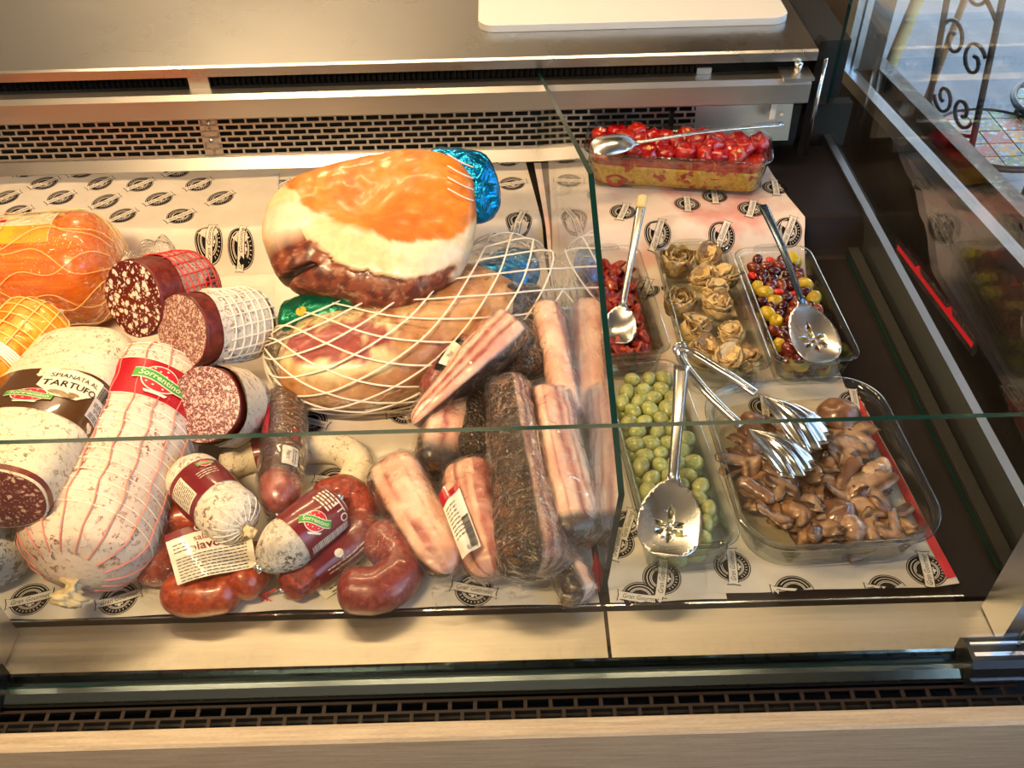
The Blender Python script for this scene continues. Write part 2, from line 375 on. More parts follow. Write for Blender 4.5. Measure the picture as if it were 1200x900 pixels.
m = NT('amber smoked skin'); n = m.noise(38., None, 5., .6, .8)
m.P(Base_Color=m.ramp(n, (.3, srgb('c4500c')), (.5, srgb('ea8e1c')), (.7, srgb('f7b53a'))), Roughness=.35, Coat_Weight=.3); m.bump(n, .4, .004); M['amber'] = m.m
M['net_white'] = plain('white elastic net', srgb('efe7d8'), .6)
M['net_red'] = plain('red string net', srgb('cf3a38'), .6)
M['net_pink'] = plain('pink string net', srgb('e08b7f'), .6)
M['net_orange'] = plain('yellow string net', srgb('f0c778'), .6)
M['string'] = plain('natural string', srgb('d9c39c'), .7)
def painted(name, rough=.4, nsc=40., namt=.25, bsc=80., bst=.3, coat=.0, bd=.002, sss=.1):
    m = NT(name); n = m.noise(nsc, None, 5., .62); c = m.mix(m.math('MULTIPLY', m.ramp(n, (.35, 1.), (.65, 0.)), namt), m.attr(), (.02, .008, .005))
    m.P(Base_Color=c, Roughness=rough, Coat_Weight=coat, Coat_Roughness=.15, Subsurface_Weight=sss, Subsurface_Radius=(.012, .005, .003)); m.bump(m.noise(bsc, None, 4., .6), bst, bd); return m.m
M['paint_ham'] = painted('cured ham surface', .38, 70., .18, 70., .35, .25)
M['paint_bacon'] = painted('cured pork belly', .33, 130., .07, 150., .3, .25)
m = NT('painted pepper crust'); v = m.vor(260.); n = m.noise(140., None, 4.)
c = m.mix(m.ramp(v, (.18, 1.), (.42, 0.)), m.mix(n, m.attr(), (.02, .012, .006)), m.mix(.5, m.attr(), (.10, .055, .018)))
m.P(Base_Color=c, Roughness=.42); m.bump(m.math('ADD', v, m.math('MULTIPLY', n, .7)), .9, .004); M['pepper'] = m.m
m = NT('blue foil'); n = m.vor(30., None, 'SMOOTH_F1'); m.P(Base_Color=srgb('0f86c4'), Metallic=.85, Roughness=.22); m.bump(m.math('ADD', n, m.noise(36., None, 3., .5, 1.)), .9, .012); M['foil_blue'] = m.m
m = NT('green foil'); m.P(Base_Color=srgb('0f7a58'), Metallic=.6, Roughness=.3); m.bump(m.noise(30., None, 3., .5, 1.), .8, .01); M['foil_green'] = m.m
def food(name, a, b, rough=.3, sc=60., coat=.5, bst=.25, bsc=None, sss=.15, var=.0):
    sc = sc*2; m = NT(name); n = m.noise(sc, None, 4., .6, .5); c = m.mix(m.ramp(n, (.3, 0.), (.7, 1.)), a, b)
    if var:
        oi = m.t.nodes.new('ShaderNodeObjectInfo').outputs['Random']; hs = m.n('HueSaturation', Color=c, Value=m.math('ADD', 1-var/2, m.math('MULTIPLY', oi, var)), Hue=m.math('ADD', .5-var*.02, m.math('MULTIPLY', oi, var*.04))); c = hs
    m.P(Base_Color=c, Roughness=rough, Coat_Weight=coat, Coat_Roughness=.06, Subsurface_Weight=sss, Subsurface_Radius=(.008, .005, .003)); m.bump(m.noise(bsc or sc*1.6, None, 4.), bst, .0015); return m.m
M['olive_green'] = food('green olive skin', srgb('7c8440'), srgb('b2b573'), .3, 70., .4, .12, None, .2, .35)
M['olive_yellow'] = food('yellow green olive skin', srgb('a08a14'), srgb('cdb02e'), .25, 60., .4, .1, None, .2, .35)
M['olive_dark'] = food('purple black olive skin', srgb('24070d'), srgb('52121a'), .2, 60., .5, .1, None, .1, .7)
M['olive_brown'] = food('brown olive skin', srgb('591a10'), srgb('84361a'), .22, 60., .5, .1, None, .1, .5)
M['pepper_red'] = food('red pepper piece', srgb('b41608'), srgb('dd3414'), .2, 60., .7, .3)
M['tomato'] = food('roast tomato', srgb('7d0705'), srgb('c41c0e'), .18, 38., .5, .6, 110., .2, .3)
M['tomato_core'] = food('tomato seeds', srgb('d98a1c'), srgb('eec055'), .3, 120., .5, .6)
M['dried'] = food('dried tomato', srgb('4e0a04'), srgb('b02408'), .3, 60., .35, .9, 150., .1, .5)
m = NT('yellow crumb bake'); n = m.noise(110., None, 5., .65, .6); sp = m.noise(52., m.obj((1, 1, 1.2)), 2., .5)
c = m.mix(m.ramp(sp, (.56, 0.), (.62, 1.)), m.ramp(n, (.3, srgb('a97a16')), (.55, srgb('d8a832')), (.75, srgb('e8c55c'))), srgb('a8200e'))
m.P(Base_Color=c, Roughness=.45, Coat_Weight=.3); m.bump(n, .7, .004); M['crumb'] = m.m
m = NT('red pulp'); n = m.noise(60., None, 5., .6, .6); m.P(Base_Color=m.ramp(n, (.3, srgb('7c0d07')), (.55, srgb('b8200f')), (.72, srgb('cf7a20'))), Roughness=.25, Coat_Weight=.5); m.bump(n, .9, .005); M['pulp'] = m.m
M['choke'] = food('grilled artichoke leaf', srgb('77592e'), srgb('dcc28c'), .38, 55., .2, .6, 130., .1, .35)
M['choke_in'] = food('pale artichoke heart', srgb('c2a163'), srgb('e6d1a0'), .4, 60., .3, .5)
M['choke_dark'] = food('browned artichoke leaf', srgb('4f3a22'), srgb('a8895a'), .38, 65., .35, .6, 110.)
M['mush'] = food('grilled mushroom', srgb('4e3222'), srgb('8f6a50'), .28, 24., .35, .5, 60., .1, .5)
M['mush_pale'] = food('pale mushroom flesh', srgb('7d5c44'), srgb('bd9a7e'), .28, 36., .6, .4, 60., .1, .4)
M['mush_dark'] = food('dark mushroom gills', srgb('1f120c'), srgb('4b2a1a'), .3, 50., .6, .8, 120.)
m = NT('sausage skin'); n = m.noise(130., None, 5., .6); m.P(Base_Color=m.ramp(n, (.35, srgb('7d230f')), (.6, srgb('b4481f')), (.8, srgb('cc7b4a'))), Roughness=.3, Coat_Weight=.4); m.bump(n, .35, .002); M['saus_red'] = m.m
m = NT('dark sausage skin'); n = m.noise(170., None, 5., .6); m.P(Base_Color=m.ramp(n, (.35, srgb('6a211d')), (.6, srgb('8d3a33')), (.8, srgb('b8746b'))), Roughness=.32, Coat_Weight=.4); m.bump(n, .3, .002); M['saus_dark'] = m.m
m = NT('paprika sausage skin'); n = m.noise(160., None, 5., .65, .5); m.P(Base_Color=m.ramp(n, (.35, srgb('4a0f08')), (.55, srgb('9a2a0f')), (.75, srgb('c2511f'))), Roughness=.34, Coat_Weight=.3); m.bump(n, .8, .003); M['saus_chor'] = m.m
m = NT('brown smoked casing'); n = m.noise(90., None, 5., .6, 1.); m.P(Base_Color=m.ramp(n, (.4, srgb('33190f')), (.66, srgb('502c1c')), (.80, srgb('9a8060'))), Roughness=.34, Coat_Weight=.4); m.bump(n, .4, .002); M['cas_brown'] = m.m
M['saus_tip'] = food('reddish salami tip', srgb('7a2a26'), srgb('b0645a'), .3, 40., .5, .4)
M['wood_tip'] = plain('pale handle tip', srgb('d6c18c'), .45)
M['blue_tip'] = plain('blue grey handle', (.10, .14, .19), .2, .9)
M['board'] = plain('white plastic board', srgb('dfe1e2'), .4)
m = NT('blue grey marble'); n = m.noise(7., None, 7., .65, 1.6); m.P(Base_Color=m.ramp(n, (.3, (.10, .125, .14)), (.52, (.17, .20, .215)), (.60, (.42, .45, .46)), (.66, (.16, .19, .20))), Roughness=.25); M['marble'] = m.m
M['iron'] = plain('dark wrought iron', (.030, .032, .036), .4, .6)
M['pave'] = casing('grey paving', (.20, .21, .21), (.27, .28, .28), (.13, .14, .14), .6, 5., .8)
M['wall'] = casing('plaster', (.50, .48, .45), (.55, .53, .50), (.46, .44, .41), .6, 3., .8)
M['wall_dark'] = casing('dark panel wall', (.03, .024, .02), (.05, .04, .034), (.02, .017, .015), .6, 4., .5)
M['ceil'] = plain('white ceiling', (.42, .41, .39), .8)
M['floor'] = casing('brown floor tile', (.16, .12, .09), (.22, .17, .13), (.11, .08, .06), .6, 4., .45)
m = NT('lamp glow'); m.P(Base_Color=(.8, .7, .5), Emission_Color=(*WARM, 1), Emission_Strength=6.); M['glow'] = m.m
M['post_yellow'] = plain('pale yellow painted post', srgb('e2cf9a'), .6)
M['post_orange'] = plain('orange wood post', srgb('b98a66'), .6)
# ---------------------------------------------------------------- the room
def slab(name, x0, x1, y0, y1, z0, z1, mat, parent=None, **kw):
    return MB().box(x0, x1, y0, y1, z0, z1).build(name, mat, parent, **kw)
ROOM = (-2.6, -1.9, 3.2, CEIL)                             # left x, front y, back y, ceiling
setp(slab('floor', -2.7, 1.3, -2.0, 3.3, FLOOR-.05, FLOOR, M['floor']), kind='structure')
setp(slab('ceiling', -2.7, 1.3, -2.0, 3.3, CEIL, CEIL+.08, M['ceil']), kind='structure')
setp(slab('wall_back', -2.7, 1.0, 3.2, 3.3, FLOOR, CEIL, M['wall']), kind='structure')
setp(slab('wall_left', -2.7, -2.6, -1.95, 3.2, FLOOR, CEIL, M['wall']), kind='structure')
setp(slab('wall_front', -2.7, 1.3, -2.0, -1.9, FLOOR, CEIL, M['wall']), kind='structure')
# window wall on the right, a little askew to the counter
WA = np.array([.726, 1.872]); WD = nz([.083, -.71]); WN = np.array([-WD[1], WD[0]])   # along (towards the street end), outward
def wbox(mb, s0, s1, n0, n1, z0, z1, m=0):
    V = []
    for z in (z0, z1):
        for n_ in (n0, n1):
            for s_ in (s0, s1):
                q = WA+WD*s_+WN*n_; V.append((q[0], q[1], z))
    mb.add(V, [(0, 2, 3, 1), (4, 5, 7, 6), (0, 1, 5, 4), (2, 6, 7, 3), (0, 4, 6, 2), (1, 3, 7, 5)], m)
if WN[0] < 0: WN = -WN
WTOP, WEND = 1.45, 2.9
mb = MB(); wbox(mb, -1.45, 3.9, .0, .10, FLOOR, -.004); wbox(mb, -1.45, 3.9, 0, .10, WTOP, CEIL)
wbox(mb, -1.45, -.05, 0, .10, -.004, WTOP); wbox(mb, WEND, 3.9, 0, .10, -.004, WTOP)
setp(mb.build('wall_right', M['wall_dark']), kind='structure')
win = setp(thing('window_1', None, None, (WA[0], WA[1], 0)), kind='structure')
mb = MB()
for s0, s1, z0, z1 in ((-.05, WEND, -.004, .022), (-.05, WEND, WTOP-.04, WTOP), (-.05, -.012, .02, WTOP), (WEND-.04, WEND, .02, WTOP), (1.30, 1.35, .02, WTOP)):
    wbox(mb, s0, s1, -.004, .012, z0, z1)
    wbox(mb, s0, s1, .016, .030, z0, z1-.008 if s1-s0 > 1 and z0 < 1 else z1)
mb.build('window_frame', M['alu'], win)
mb = MB(); wbox(mb, -.012, 1.30, .010, .016, .022, WTOP-.04); mb.build('pane', M['pane'], win)
mb = MB(); wbox(mb, 1.35, WEND-.04, .010, .016, .022, WTOP-.04); mb.build('pane', M['pane'], win)
mb = MB(); wbox(mb, -.2, WEND+.1, .030, .135, -.03, -.004); setp(mb.build('trim_1', M['marble']), kind='structure')
# ---------------------------------------------------------------- the display case
case = thing('display_case', 'long refrigerated deli display case with oak front, steel back and glass panes', 'display case', (0, 1.0, FLOOR))
XL, XR = -1.75, .60
mb = MB(); prof = [(DECKF, -.03), (DECKF, 0)]+[(y, float(deckz(y))) for y in np.linspace(1.22, 1.30, 12)]+[(DECKB+.02, SHELF), (DECKB+.02, -.03)]
n = len(prof); V = [(XL, y, z) for y, z in prof]+[(XR, y, z) for y, z in prof]
mb.add(V, [(i, i+1, n+i+1, n+i) for i in range(n-1)]); mb.build('deck', M['deck'], case)
mb = MB(); mb.box(XL, XR, .49, 1.95, -.30, -.04); mb.box(XL, XR, 1.56, 1.95, -.04, .225); mb.build('tank', M['void'], case)
# sill in front of the deck, with the thin dark slot behind it
mb = MB(); mb.prism([(.585, -.035), (.583, .001), (.521, .003), (.519, -.02)], XL, .60); mb.build('sill', M['sill'], case)
mb = MB(); mb.prism([(.5905, -.03), (.5905, .0035), (.5885, .0035), (.5885, -.03)], XL, .50); mb.build('tray_lip', M['chrome'], case)
mb = MB(); mb.prism([(.520, -.02), (.5205, .010), (.516, .012), (.512, .004), (.505, .003), (.501, .013), (.495, .013), (.489, .004), (.488, -.02)], XL, .50)
mb.build('glass_rail', M['rail'], case)
def grille(name, mat, parent, x0, x1, pitch, gap, rows, rowp, bar, place, thick, skip=()):
    """Plate with real brick-pattern slots; place(x, v, d) puts plate coordinates into the world."""
    mb = MB()
    def pbox(xa, xb, va, vb):
        q = [place(x, v, d) for d in (0, thick) for v in (va, vb) for x in (xa, xb)]
        mb.add(q, [(0, 2, 3, 1), (4, 5, 7, 6), (0, 1, 5, 4), (2, 6, 7, 3), (0, 4, 6, 2), (1, 3, 7, 5)])
    for r in range(rows+1): pbox(x0, x1, r*rowp, r*rowp+bar)
    for r in range(rows):
        x = x0+(pitch/2 if r % 2 else 0)
        while x < x1:
            pbox(x-gap/2, x+gap/2, r*rowp+bar, (r+1)*rowp); x += pitch
    for a, b in skip: pbox(a, b, 0, rows*rowp+bar)
    return mb.build(name, mat, parent)
grille('front_grille', M['vent'], case, XL, .52, .0262, .0040, 2, .0122, .0030, lambda x, v, d: (x, .487-v, -.006-d), .002)
slab('front_grille_well', XL, .60, .455, .488, -.05, -.045, M['void'], case)
mb = MB(); mb.prism([(.461, -.06), (.461, -.003), (.459, 0), (.443, 0), (.440, -.003), (.440, -.60), (.455, -.60), (.455, -.06)], XL, .66); mb.build('front_board', M['oak'], case)
slab('plinth', XL, .62, .50, 1.9, FLOOR, -.30, M['black'], case)
slab('lower_front', XL, .66, .456, .50, FLOOR+.1, -.0605, M['black'], case)
slab('sill_strip', .0955, .0995, .5225, .582, -.01, .0034, M['vent'], case)  # narrow dark strip across the sill, in line with the divider
# back: lip, perforated air grille, overhanging rail, black vent slot, worktop
mb = MB(); mb.prism([(1.470, .057), (1.468, .060), (1.480, .078), (1.486, .078), (1.486, .057)], XL, .46); mb.build('back_lip', M['steel'], case)
ang = math.radians(8)
gp = lambda x, v, d: (x, 1.486+v*math.sin(ang)+d, .078+v*math.cos(ang))
gx = lambda px: PY(px, 160, 1.49)[0]
j0, j1 = gx(236), gx(258)
grille('air_grille', M['steel'], case, XL, gx(812), .0258, .0040, 8, .0108, .0034, gp, .0015, [(j0, j1)])
slab('grille_well', XL, .50, 1.515, 1.53, .05, .20, M['void'], case)
V = [gp(gx(812), 0, 0), gp(.50, 0, 0), gp(.50, .09, 0), gp(gx(812), .09, 0)]
mobj('back_plate', V, [(0, 1, 2, 3)], M['steel'], case, False)
xc = gx(247)
for v in (.03, .06):
    q = gp(xc, v, -.002); V, F = tube([q, (q[0], q[1]-.003, q[2])], .004, 10); mobj('screw', V, F, M['chrome'], case)
mb = MB(); mb.prism([(1.486, .168), (1.449, .166), (1.440, .172), (1.440, .204), (1.446, .212), (1.474, .213), (1.474, .20), (1.486, .20)], XL, .505); mb.build('back_rail', M['steel'], case)
# vent slot with corrugated fins
fins = MB(); x = XL
fx1 = PY(812, 75, 1.478)[0]; b0, b1 = PY(222, 92, 1.476)[0], PY(246, 92, 1.476)[0]
while x < fx1:
    if not (b0-.004 < x < b1+.002):
        fins.add([(x, 1.478, .214), (x+.007, 1.472, .214), (x+.007, 1.472, .236), (x, 1.478, .236), (x+.0075, 1.480, .214), (x+.0075, 1.480, .236)], [(0, 1, 2, 3), (1, 4, 5, 2)])
    x += .0094
setp(fins.build('vent_fins', M['black'], case), kind='stuff')
slab('vent_bracket', b0, b1, 1.466, 1.476, .212, .236, M['steel'], case)
slab('vent_end_block', fx1+.006, fx1+.03, 1.468, 1.478, .213, .224, M['alu'], case)
slab('vent_well', XL, .52, 1.50, 1.51, .19, .24, M['void'], case)
mb = MB(); mb.prism([(1.462, .234), (1.462, .249), (1.466, .252), (1.95, .252), (1.95, .234)], XL, .513); mb.build('worktop', M['steel_top'], case)
# small brackets in the right rear corner
q = PY(785, 155, 1.47); slab('hook', q[0]-.003, q[0]+.003, 1.462, 1.475, .105, .150, M['black'], case)
q = PY(905, 130, 1.478); slab('rear_bracket', q[0]-.006, q[0]+.004, 1.470, 1.478, q[2]-.012, q[2]+.016, M['white_ink'], case)
q = PY(915, 133, 1.478); V, F = tube([(q[0], 1.478, q[2]), (q[0], 1.472, q[2])], .0035, 10); mobj('screw', V, F, M['white_ink'], case)
slab('hinge_plate', .455, .505, 1.43, 1.475, .2145, .219, M['steel'], case)
V, F = tube([(.482, 1.455, .219), (.482, 1.455, .234)], .007, 10); mobj('hinge_pin', V, F, M['chrome'], case)
slab('rear_corner_post', .517, .527, 1.475, 1.50, .0, .26, M['black'], case)
V, F = tube([(.529, 1.466, .06), (.529, 1.466, .235)], .0035, 8); mobj('corner_rod', V, F, M['chrome'], case)
slab('rear_corner_plate', .46, .62, 1.535, 1.56, -.04, .12, M['void'], case)
# ---------------------------------------------------------------- glass
def plate(name, prof, p0, p1dir, th, parent, mats):
    """Flat glass cut to a profile (s along p1dir, z), thickness th; cut edges take the second material."""
    nn = np.array([-p1dir[1], p1dir[0], 0]); V = []
    for k in (-.5, .5):
        for s_, z in prof: V.append(np.array([p0[0], p0[1], 0])+np.array([*p1dir[:2], 0])*s_+nn*k*th+np.array([0, 0, z]))
    n = len(prof); F = [list(range(n)), list(range(2*n-1, n-1, -1))]+[(i, (i+1) % n, n+(i+1) % n, n+i) for i in range(n)]
    return mobj(name, V, F, mats, parent, False, mi=[0, 0]+[1]*n)
GL = [M['pane'], M['pane_edge']]
DA = math.radians(2.6); Dd = (-math.sin(DA), math.cos(DA)); D0 = (.098, .608)
dprof = [(0, .002), (-.045, .226), (.235, .402), (.852, .226), (.862, SHELF+.004), (.685, SHELF+.004), (.66, .045), (.62, .004)]
dv = thing('glass_divider', 'upright clear glass divider with green cut edges between meats and dishes', 'glass divider', (D0[0], D0[1], 0))
plate('divider_pane', dprof, D0, Dd, .006, dv, GL)
fg = plate('front_glass', [(-.553, .006), (.513, .006), (.513, .379), (-.553, .379)], (0, .505), (1, 0), .0045, case, GL)
plate('front_glass', [(-1.74, .006), (-.563, .006), (-.563, .379), (-1.74, .379)], (0, .505), (1, 0), .006, case, GL)
eprof = [(.0, .0), (-.045, .226), (.16, .78), (.93, .78), (.93, .0)]
plate('end_glass', eprof, (.575, .608), (0, 1), .006, case, GL)
mb = MB(); mb.box(.5795, .592, .60, 1.56, .0, .0605); mb.build('end_rail', M['alu'], case)
mb = MB(); mb.box(.5505, .5520, .62, 1.50, .0, .007); mb.build('inner_end_strip', M['pane_edge'], case)
mb = MB(); mb.box(.5545, .5715, .62, 1.50, .0, .012); mb.build('end_channel', M['void'], case)
# load limit sticker stuck on the end glass
def efn(a, b):
    """Surface map between two pixels on the end glass: u along, v across."""
    A, B = PX(*a, .5712), PX(*b, .5712); d = nz(B-A); up = np.cross(np.array([-1., 0, 0]), d)
    def fn(u, v, o=0.):
        u = np.asarray(u, float); v = np.asarray(v, float); return A+u[..., None]*d+v[..., None]*up+np.array([-1., 0, 0])*o
    return fn, float(np.linalg.norm(B-A))
fn, L = efn((1052, 289), (1140, 405))
st = thing('load_limit_sticker', 'clear sticker with red line and arrows on the end glass', 'sticker', fn(np.array(0.), np.array(0.)))
mobj('backing', *poly2(fn, [(-.008, -.012), (L+.008, -.012), (L+.012, 0), (L+.006, .012), (-.010, .012)]), M['film'], st, False)
mb = MB(); mb.add(*poly2(fn, [(0, -.0035), (L, -.0035), (L, .0035), (0, .0035)], .0006))
for k in (.30, .72):
    mb.add(*poly2(fn, [(L*k-.010, .0035), (L*k+.010, .0035), (L*k, .0125)], .0006))
mb.build('red_line', M['red_ink'], st)
# posts that carry the panes, and the dark hinges at their feet
def post(x0, x1, name):
    mb = MB(); mb.box(x0, x1, .528, .575, .004, .34); mb.build(name, M['alu'], case)
post(-.572, -.553, 'pane_post'); post(.514, .532, 'pane_post')
slab('post_face', -.5535, -.5525, .533, .570, .012, .30, M['alu'], case)
def hinge(x0, x1):
    h = MB(); h.prism([(.484, .0), (.484, .030), (.490, .036), (.515, .036), (.521, .030), (.521, .004)], x0, x1); o = h.build('hinge', M['blackgloss'], case)
    h = MB(); h.box(x0+.004, x1-.002, .4825, .4845, .006, .009); h.box(x0+.004, x1-.002, .4945, .499, .0355, .0375); h.box(x0+.004, x1-.002, .5085, .511, .0355, .037); h.build('chrome_strip', M['chrome'], o)
hinge(.462, .60); hinge(-.64, -.540)
# cutting board on the worktop
cb = thing('cutting_board', 'white plastic cutting board lying on the steel worktop', 'cutting board', (.22, 1.75, .252))
V, F = [], []
out = rrect(.53, .34, .03, 6); mbb = MB(); n = len(out); c0 = np.array([.225, 1.735])
for z, k in ((.2525, 1), (.264, 1), (.2655, .994)): V += [(c0[0]+x*k, c0[1]+y*k, z) for x, y in out]
F = [(a*n+i, a*n+(i+1) % n, (a+1)*n+(i+1) % n, (a+1)*n+i) for a in range(2) for i in range(n)]+[[2*n+i for i in range(n)], list(range(n))[::-1]]
mobj('board', V, F, M['board'], cb, False)
# ceiling lamps over the counter; last two added to brighten front and back wall
for i, (lx, ly, lz) in enumerate(LAMPS):
    t = thing('linear_lamp', ['warm linear lamp above the worktop behind the piled salami', 'warm linear lamp above the worktop behind the hams', 'warm linear lamp above the cutting board', 'warm linear lamp above the oak front of the case', 'warm linear lamp over the customer side of the shop', 'warm linear lamp near the wall behind the staff side'][i], 'lamp', (lx, ly, lz), 'linear lamps over the counter')
    mb = MB(); mb.box(lx-.26, lx+.26, ly-.03, ly+.03, lz+.012, lz+.05); mb.build('housing', M['black'], t)
    slab('diffuser', lx-.255, lx+.255, ly-.025, ly+.025, lz+.004, lz+.012, M['glow'], t)
    for s_ in (-.2, .2):
        V, F = tube([(lx+s_, ly, lz+.05), (lx+s_, ly, CEIL)], .0025, 6); mobj('wire', V, F, M['black'], t)
    l = lamp('lamp_light', 'AREA', LAMP_W[i], WARM, (lx, ly, lz), None, shape='RECTANGLE', size=.5, size_y=.05)
# ---------------------------------------------------------------- outside the window
setp(slab('ground', .95, 9, -4, 9, FLOOR-.1, FLOOR, M['pave']), kind='structure')
setp(slab('wall_outside', 8.5, 8.7, -4, 9, FLOOR, 2.5, M['wall']), kind='structure')
def seat_chair(label, cx, cy, zs, r, back=None):
    t = thing('garden_chair', label, 'chair', (cx, cy, FLOOR), 'mosaic garden chairs outside')
    # mosaic seat: disc, iron rim, separate tiles
    V = [(cx, cy, zs-.012)]+[(cx+r*math.cos(a), cy+r*math.sin(a), zs-.012) for a in np.linspace(0, 2*math.pi, 40, endpoint=False)]
    mobj('seat', V, [(0, 1+i, 1+(i+1) % 40) for i in range(40)], M['mortar'], t, False)
    V, F = tube([(cx+(r+.004)*math.cos(a), cy+(r+.004)*math.sin(a), zs-.010) for a in np.linspace(0, 2*math.pi, 48, endpoint=False)], .010, 8, True); mobj('seat_rim', V, F, M['iron'], t)
    g = .072; k = 0
    for i in range(-4, 5):
        for j in range(-4, 5):
            sq = [(i*g-g*.47, j*g-g*.47), (i*g+g*.47, j*g-g*.47), (i*g+g*.47, j*g+g*.47), (i*g-g*.47, j*g+g*.47)]
            cl = clip_circle(sq, r-.004)
            if len(cl) < 3: continue
            nn = len(cl); V = [(cx+x, cy+y, zs-.012) for x, y in cl]+[(cx+x*.995, cy+y*.995, zs-.004) for x, y in cl]
            mobj('tile', V, [list(range(nn, 2*nn))]+[(a, (a+1) % nn, nn+(a+1) % nn, nn+a) for a in range(nn)], M['mosaic'][k % 3], t, False); k += 1
    for a in (.8, 2.4, 3.9, 5.5):
        V, F = tube([(cx+r*.85*math.cos(a), cy+r*.85*math.sin(a), zs-.015), (cx+r*.95*math.cos(a), cy+r*.95*math.sin(a), zs-.2), (cx+r*1.1*math.cos(a), cy+r*1.1*math.sin(a), FLOOR)], .009, 6); mobj('leg', V, F, M['iron'], t)
    return t
def clip_circle(sq, r):
    out = []
    for i in range(4):
        a, b = np.array(sq[i]), np.array(sq[(i+1) % 4])
        for s_ in np.linspace(0, 1, 7)[:-1]:
            p = a+(b-a)*s_
            if np.linalg.norm(p) <= r: out.append(tuple(p))
            else:
                d = np.linalg.norm(p)
                if d < r*1.25 and np.linalg.norm(np.array([abs(sq[0][0]+sq[2][0])/2, abs(sq[0][1]+sq[2][1])/2])) < r: out.append(tuple(p/d*r))
    res = []
    for p in out:
        if not res or np.linalg.norm(np.array(p)-res[-1]) > .003: res.append(p)
    return res
M['mortar'] = plain('tile mortar', (.25, .26, .25), .8)
M['mosaic'] = []
for k, (a, b, c) in enumerate(((srgb('b9cfd4'), srgb('4f8aa0'), srgb('d0a24c')), (srgb('c9d5cd'), srgb('6a9c94'), srgb('b0603c')), (srgb('d6d2b8'), srgb('4f7f9c'), srgb('84964a')))):
    m = NT('mosaic tile'); v1 = m.vor(55., None, 'F1', 1, .85); v2 = m.vor(34., None, 'DISTANCE_TO_EDGE')
    col_ = m.mix(m.ramp(v2, (.10, 1.), (.2, 0.)), m.mix(m.ramp(m.noise(60.), (.45, 0.), (.5, 1.)), a, b), c); m.P(Base_Color=col_, Roughness=.3); M['mosaic'].append(m.m)
ZS = -.42
sc1 = P(1168, 159, ZS); rs = .165
ch = seat_chair('wrought iron garden chair with scrolled back and mosaic seat beside the marble sill', sc1[0], sc1[1], ZS, rs)
# scrolled back
b0 = P(1136, 184, ZS); b1_ = P(1085, 142, ZS)
bx = nz(b1_-b0); bw = float(np.linalg.norm(b1_-b0)); lean = np.array([-.10, .06, 1.]); 
def bk(u, v): return b0+bx*u+lean*v
for u in (0, bw):
    V, F = tube([bk(u, v) for v in np.linspace(-.02, .62, 8)], .009, 8); mobj('back_post', V, F, M['iron'], ch)
def scroll(cu, cv, r0, a0, turns, s_=1):
    return [bk(cu+s_*r0*(1-.75*k)*math.cos(a0+turns*2*math.pi*k), cv+r0*(1-.75*k)*math.sin(a0+turns*2*math.pi*k)) for k in np.linspace(0, 1, 36)]
for cu, cv, r0, a0, tn, s_ in ((bw*.30, .10, .045, 3.4, 1.2, 1), (bw*.72, .10, .045, 3.4, 1.2, -1), (bw*.28, .24, .05, 2.6, -1.2, 1), (bw*.74, .26, .05, 2.6, -1.2, -1), (bw*.5, .42, .055, 3.2, 1.2, 1), (bw*.3, .52, .04, 2.8, 1.1, -1)):
    V, F = tube(scroll(cu, cv, r0, a0, tn, s_), .0055, 6); mobj('scroll', V, F, M['iron'], ch)
V, F = tube([bk(u*bw, .36+.05*math.sin(u*math.pi)) for u in np.linspace(0, 1, 10)], .006, 6); mobj('back_rail', V, F, M['iron'], ch)
V, F = tube([bk(u*bw, .06-.03*math.sin(u*math.pi)) for u in np.linspace(0, 1, 10)], .006, 6); mobj('back_rail', V, F, M['iron'], ch)
sc2 = P(1268, 136, ZS)
seat_chair('mosaic seat of the garden chair further from the marble sill', sc2[0], sc2[1]+.05, ZS+.02, rs)
# posts of the terrace and the slatted awning that stripes the paving with sun
for px0, px1, nm, mt, w in ((1030, 1075, 'yellow painted terrace post close to the window frame', 'post_yellow', .016), (1092, 1130, 'thin orange wooden pole standing behind the iron chair', 'post_orange', .011)):
    a = P(px0, 108, -.25) if px0 < 1050 else P(px0, 100, -.5)
    d = nz(PY(px1, 0, a[1]+.02)-a); q = [a-d*(a[2]-FLOOR)/d[2], a+d*1.6]
    V, F = tube(q, w, 6); setp(mobj('terrace_post', V, F, M[mt]), nm, 'post')
aw = thing('awning', 'slatted wooden awning above the terrace outside the window', 'awning', (2.2, 3.0, 1.9))
for i in range(26):
    x = 1.15+i*.15; slab('slat', x, x+.132, .0, 7.0, 1.90, 1.92, M['post_orange'], aw)
for y in (.2, 3.4, 6.8): slab('beam', 1.1, 5.1, y, y+.06, 1.84, 1.90, M['post_orange'], aw)
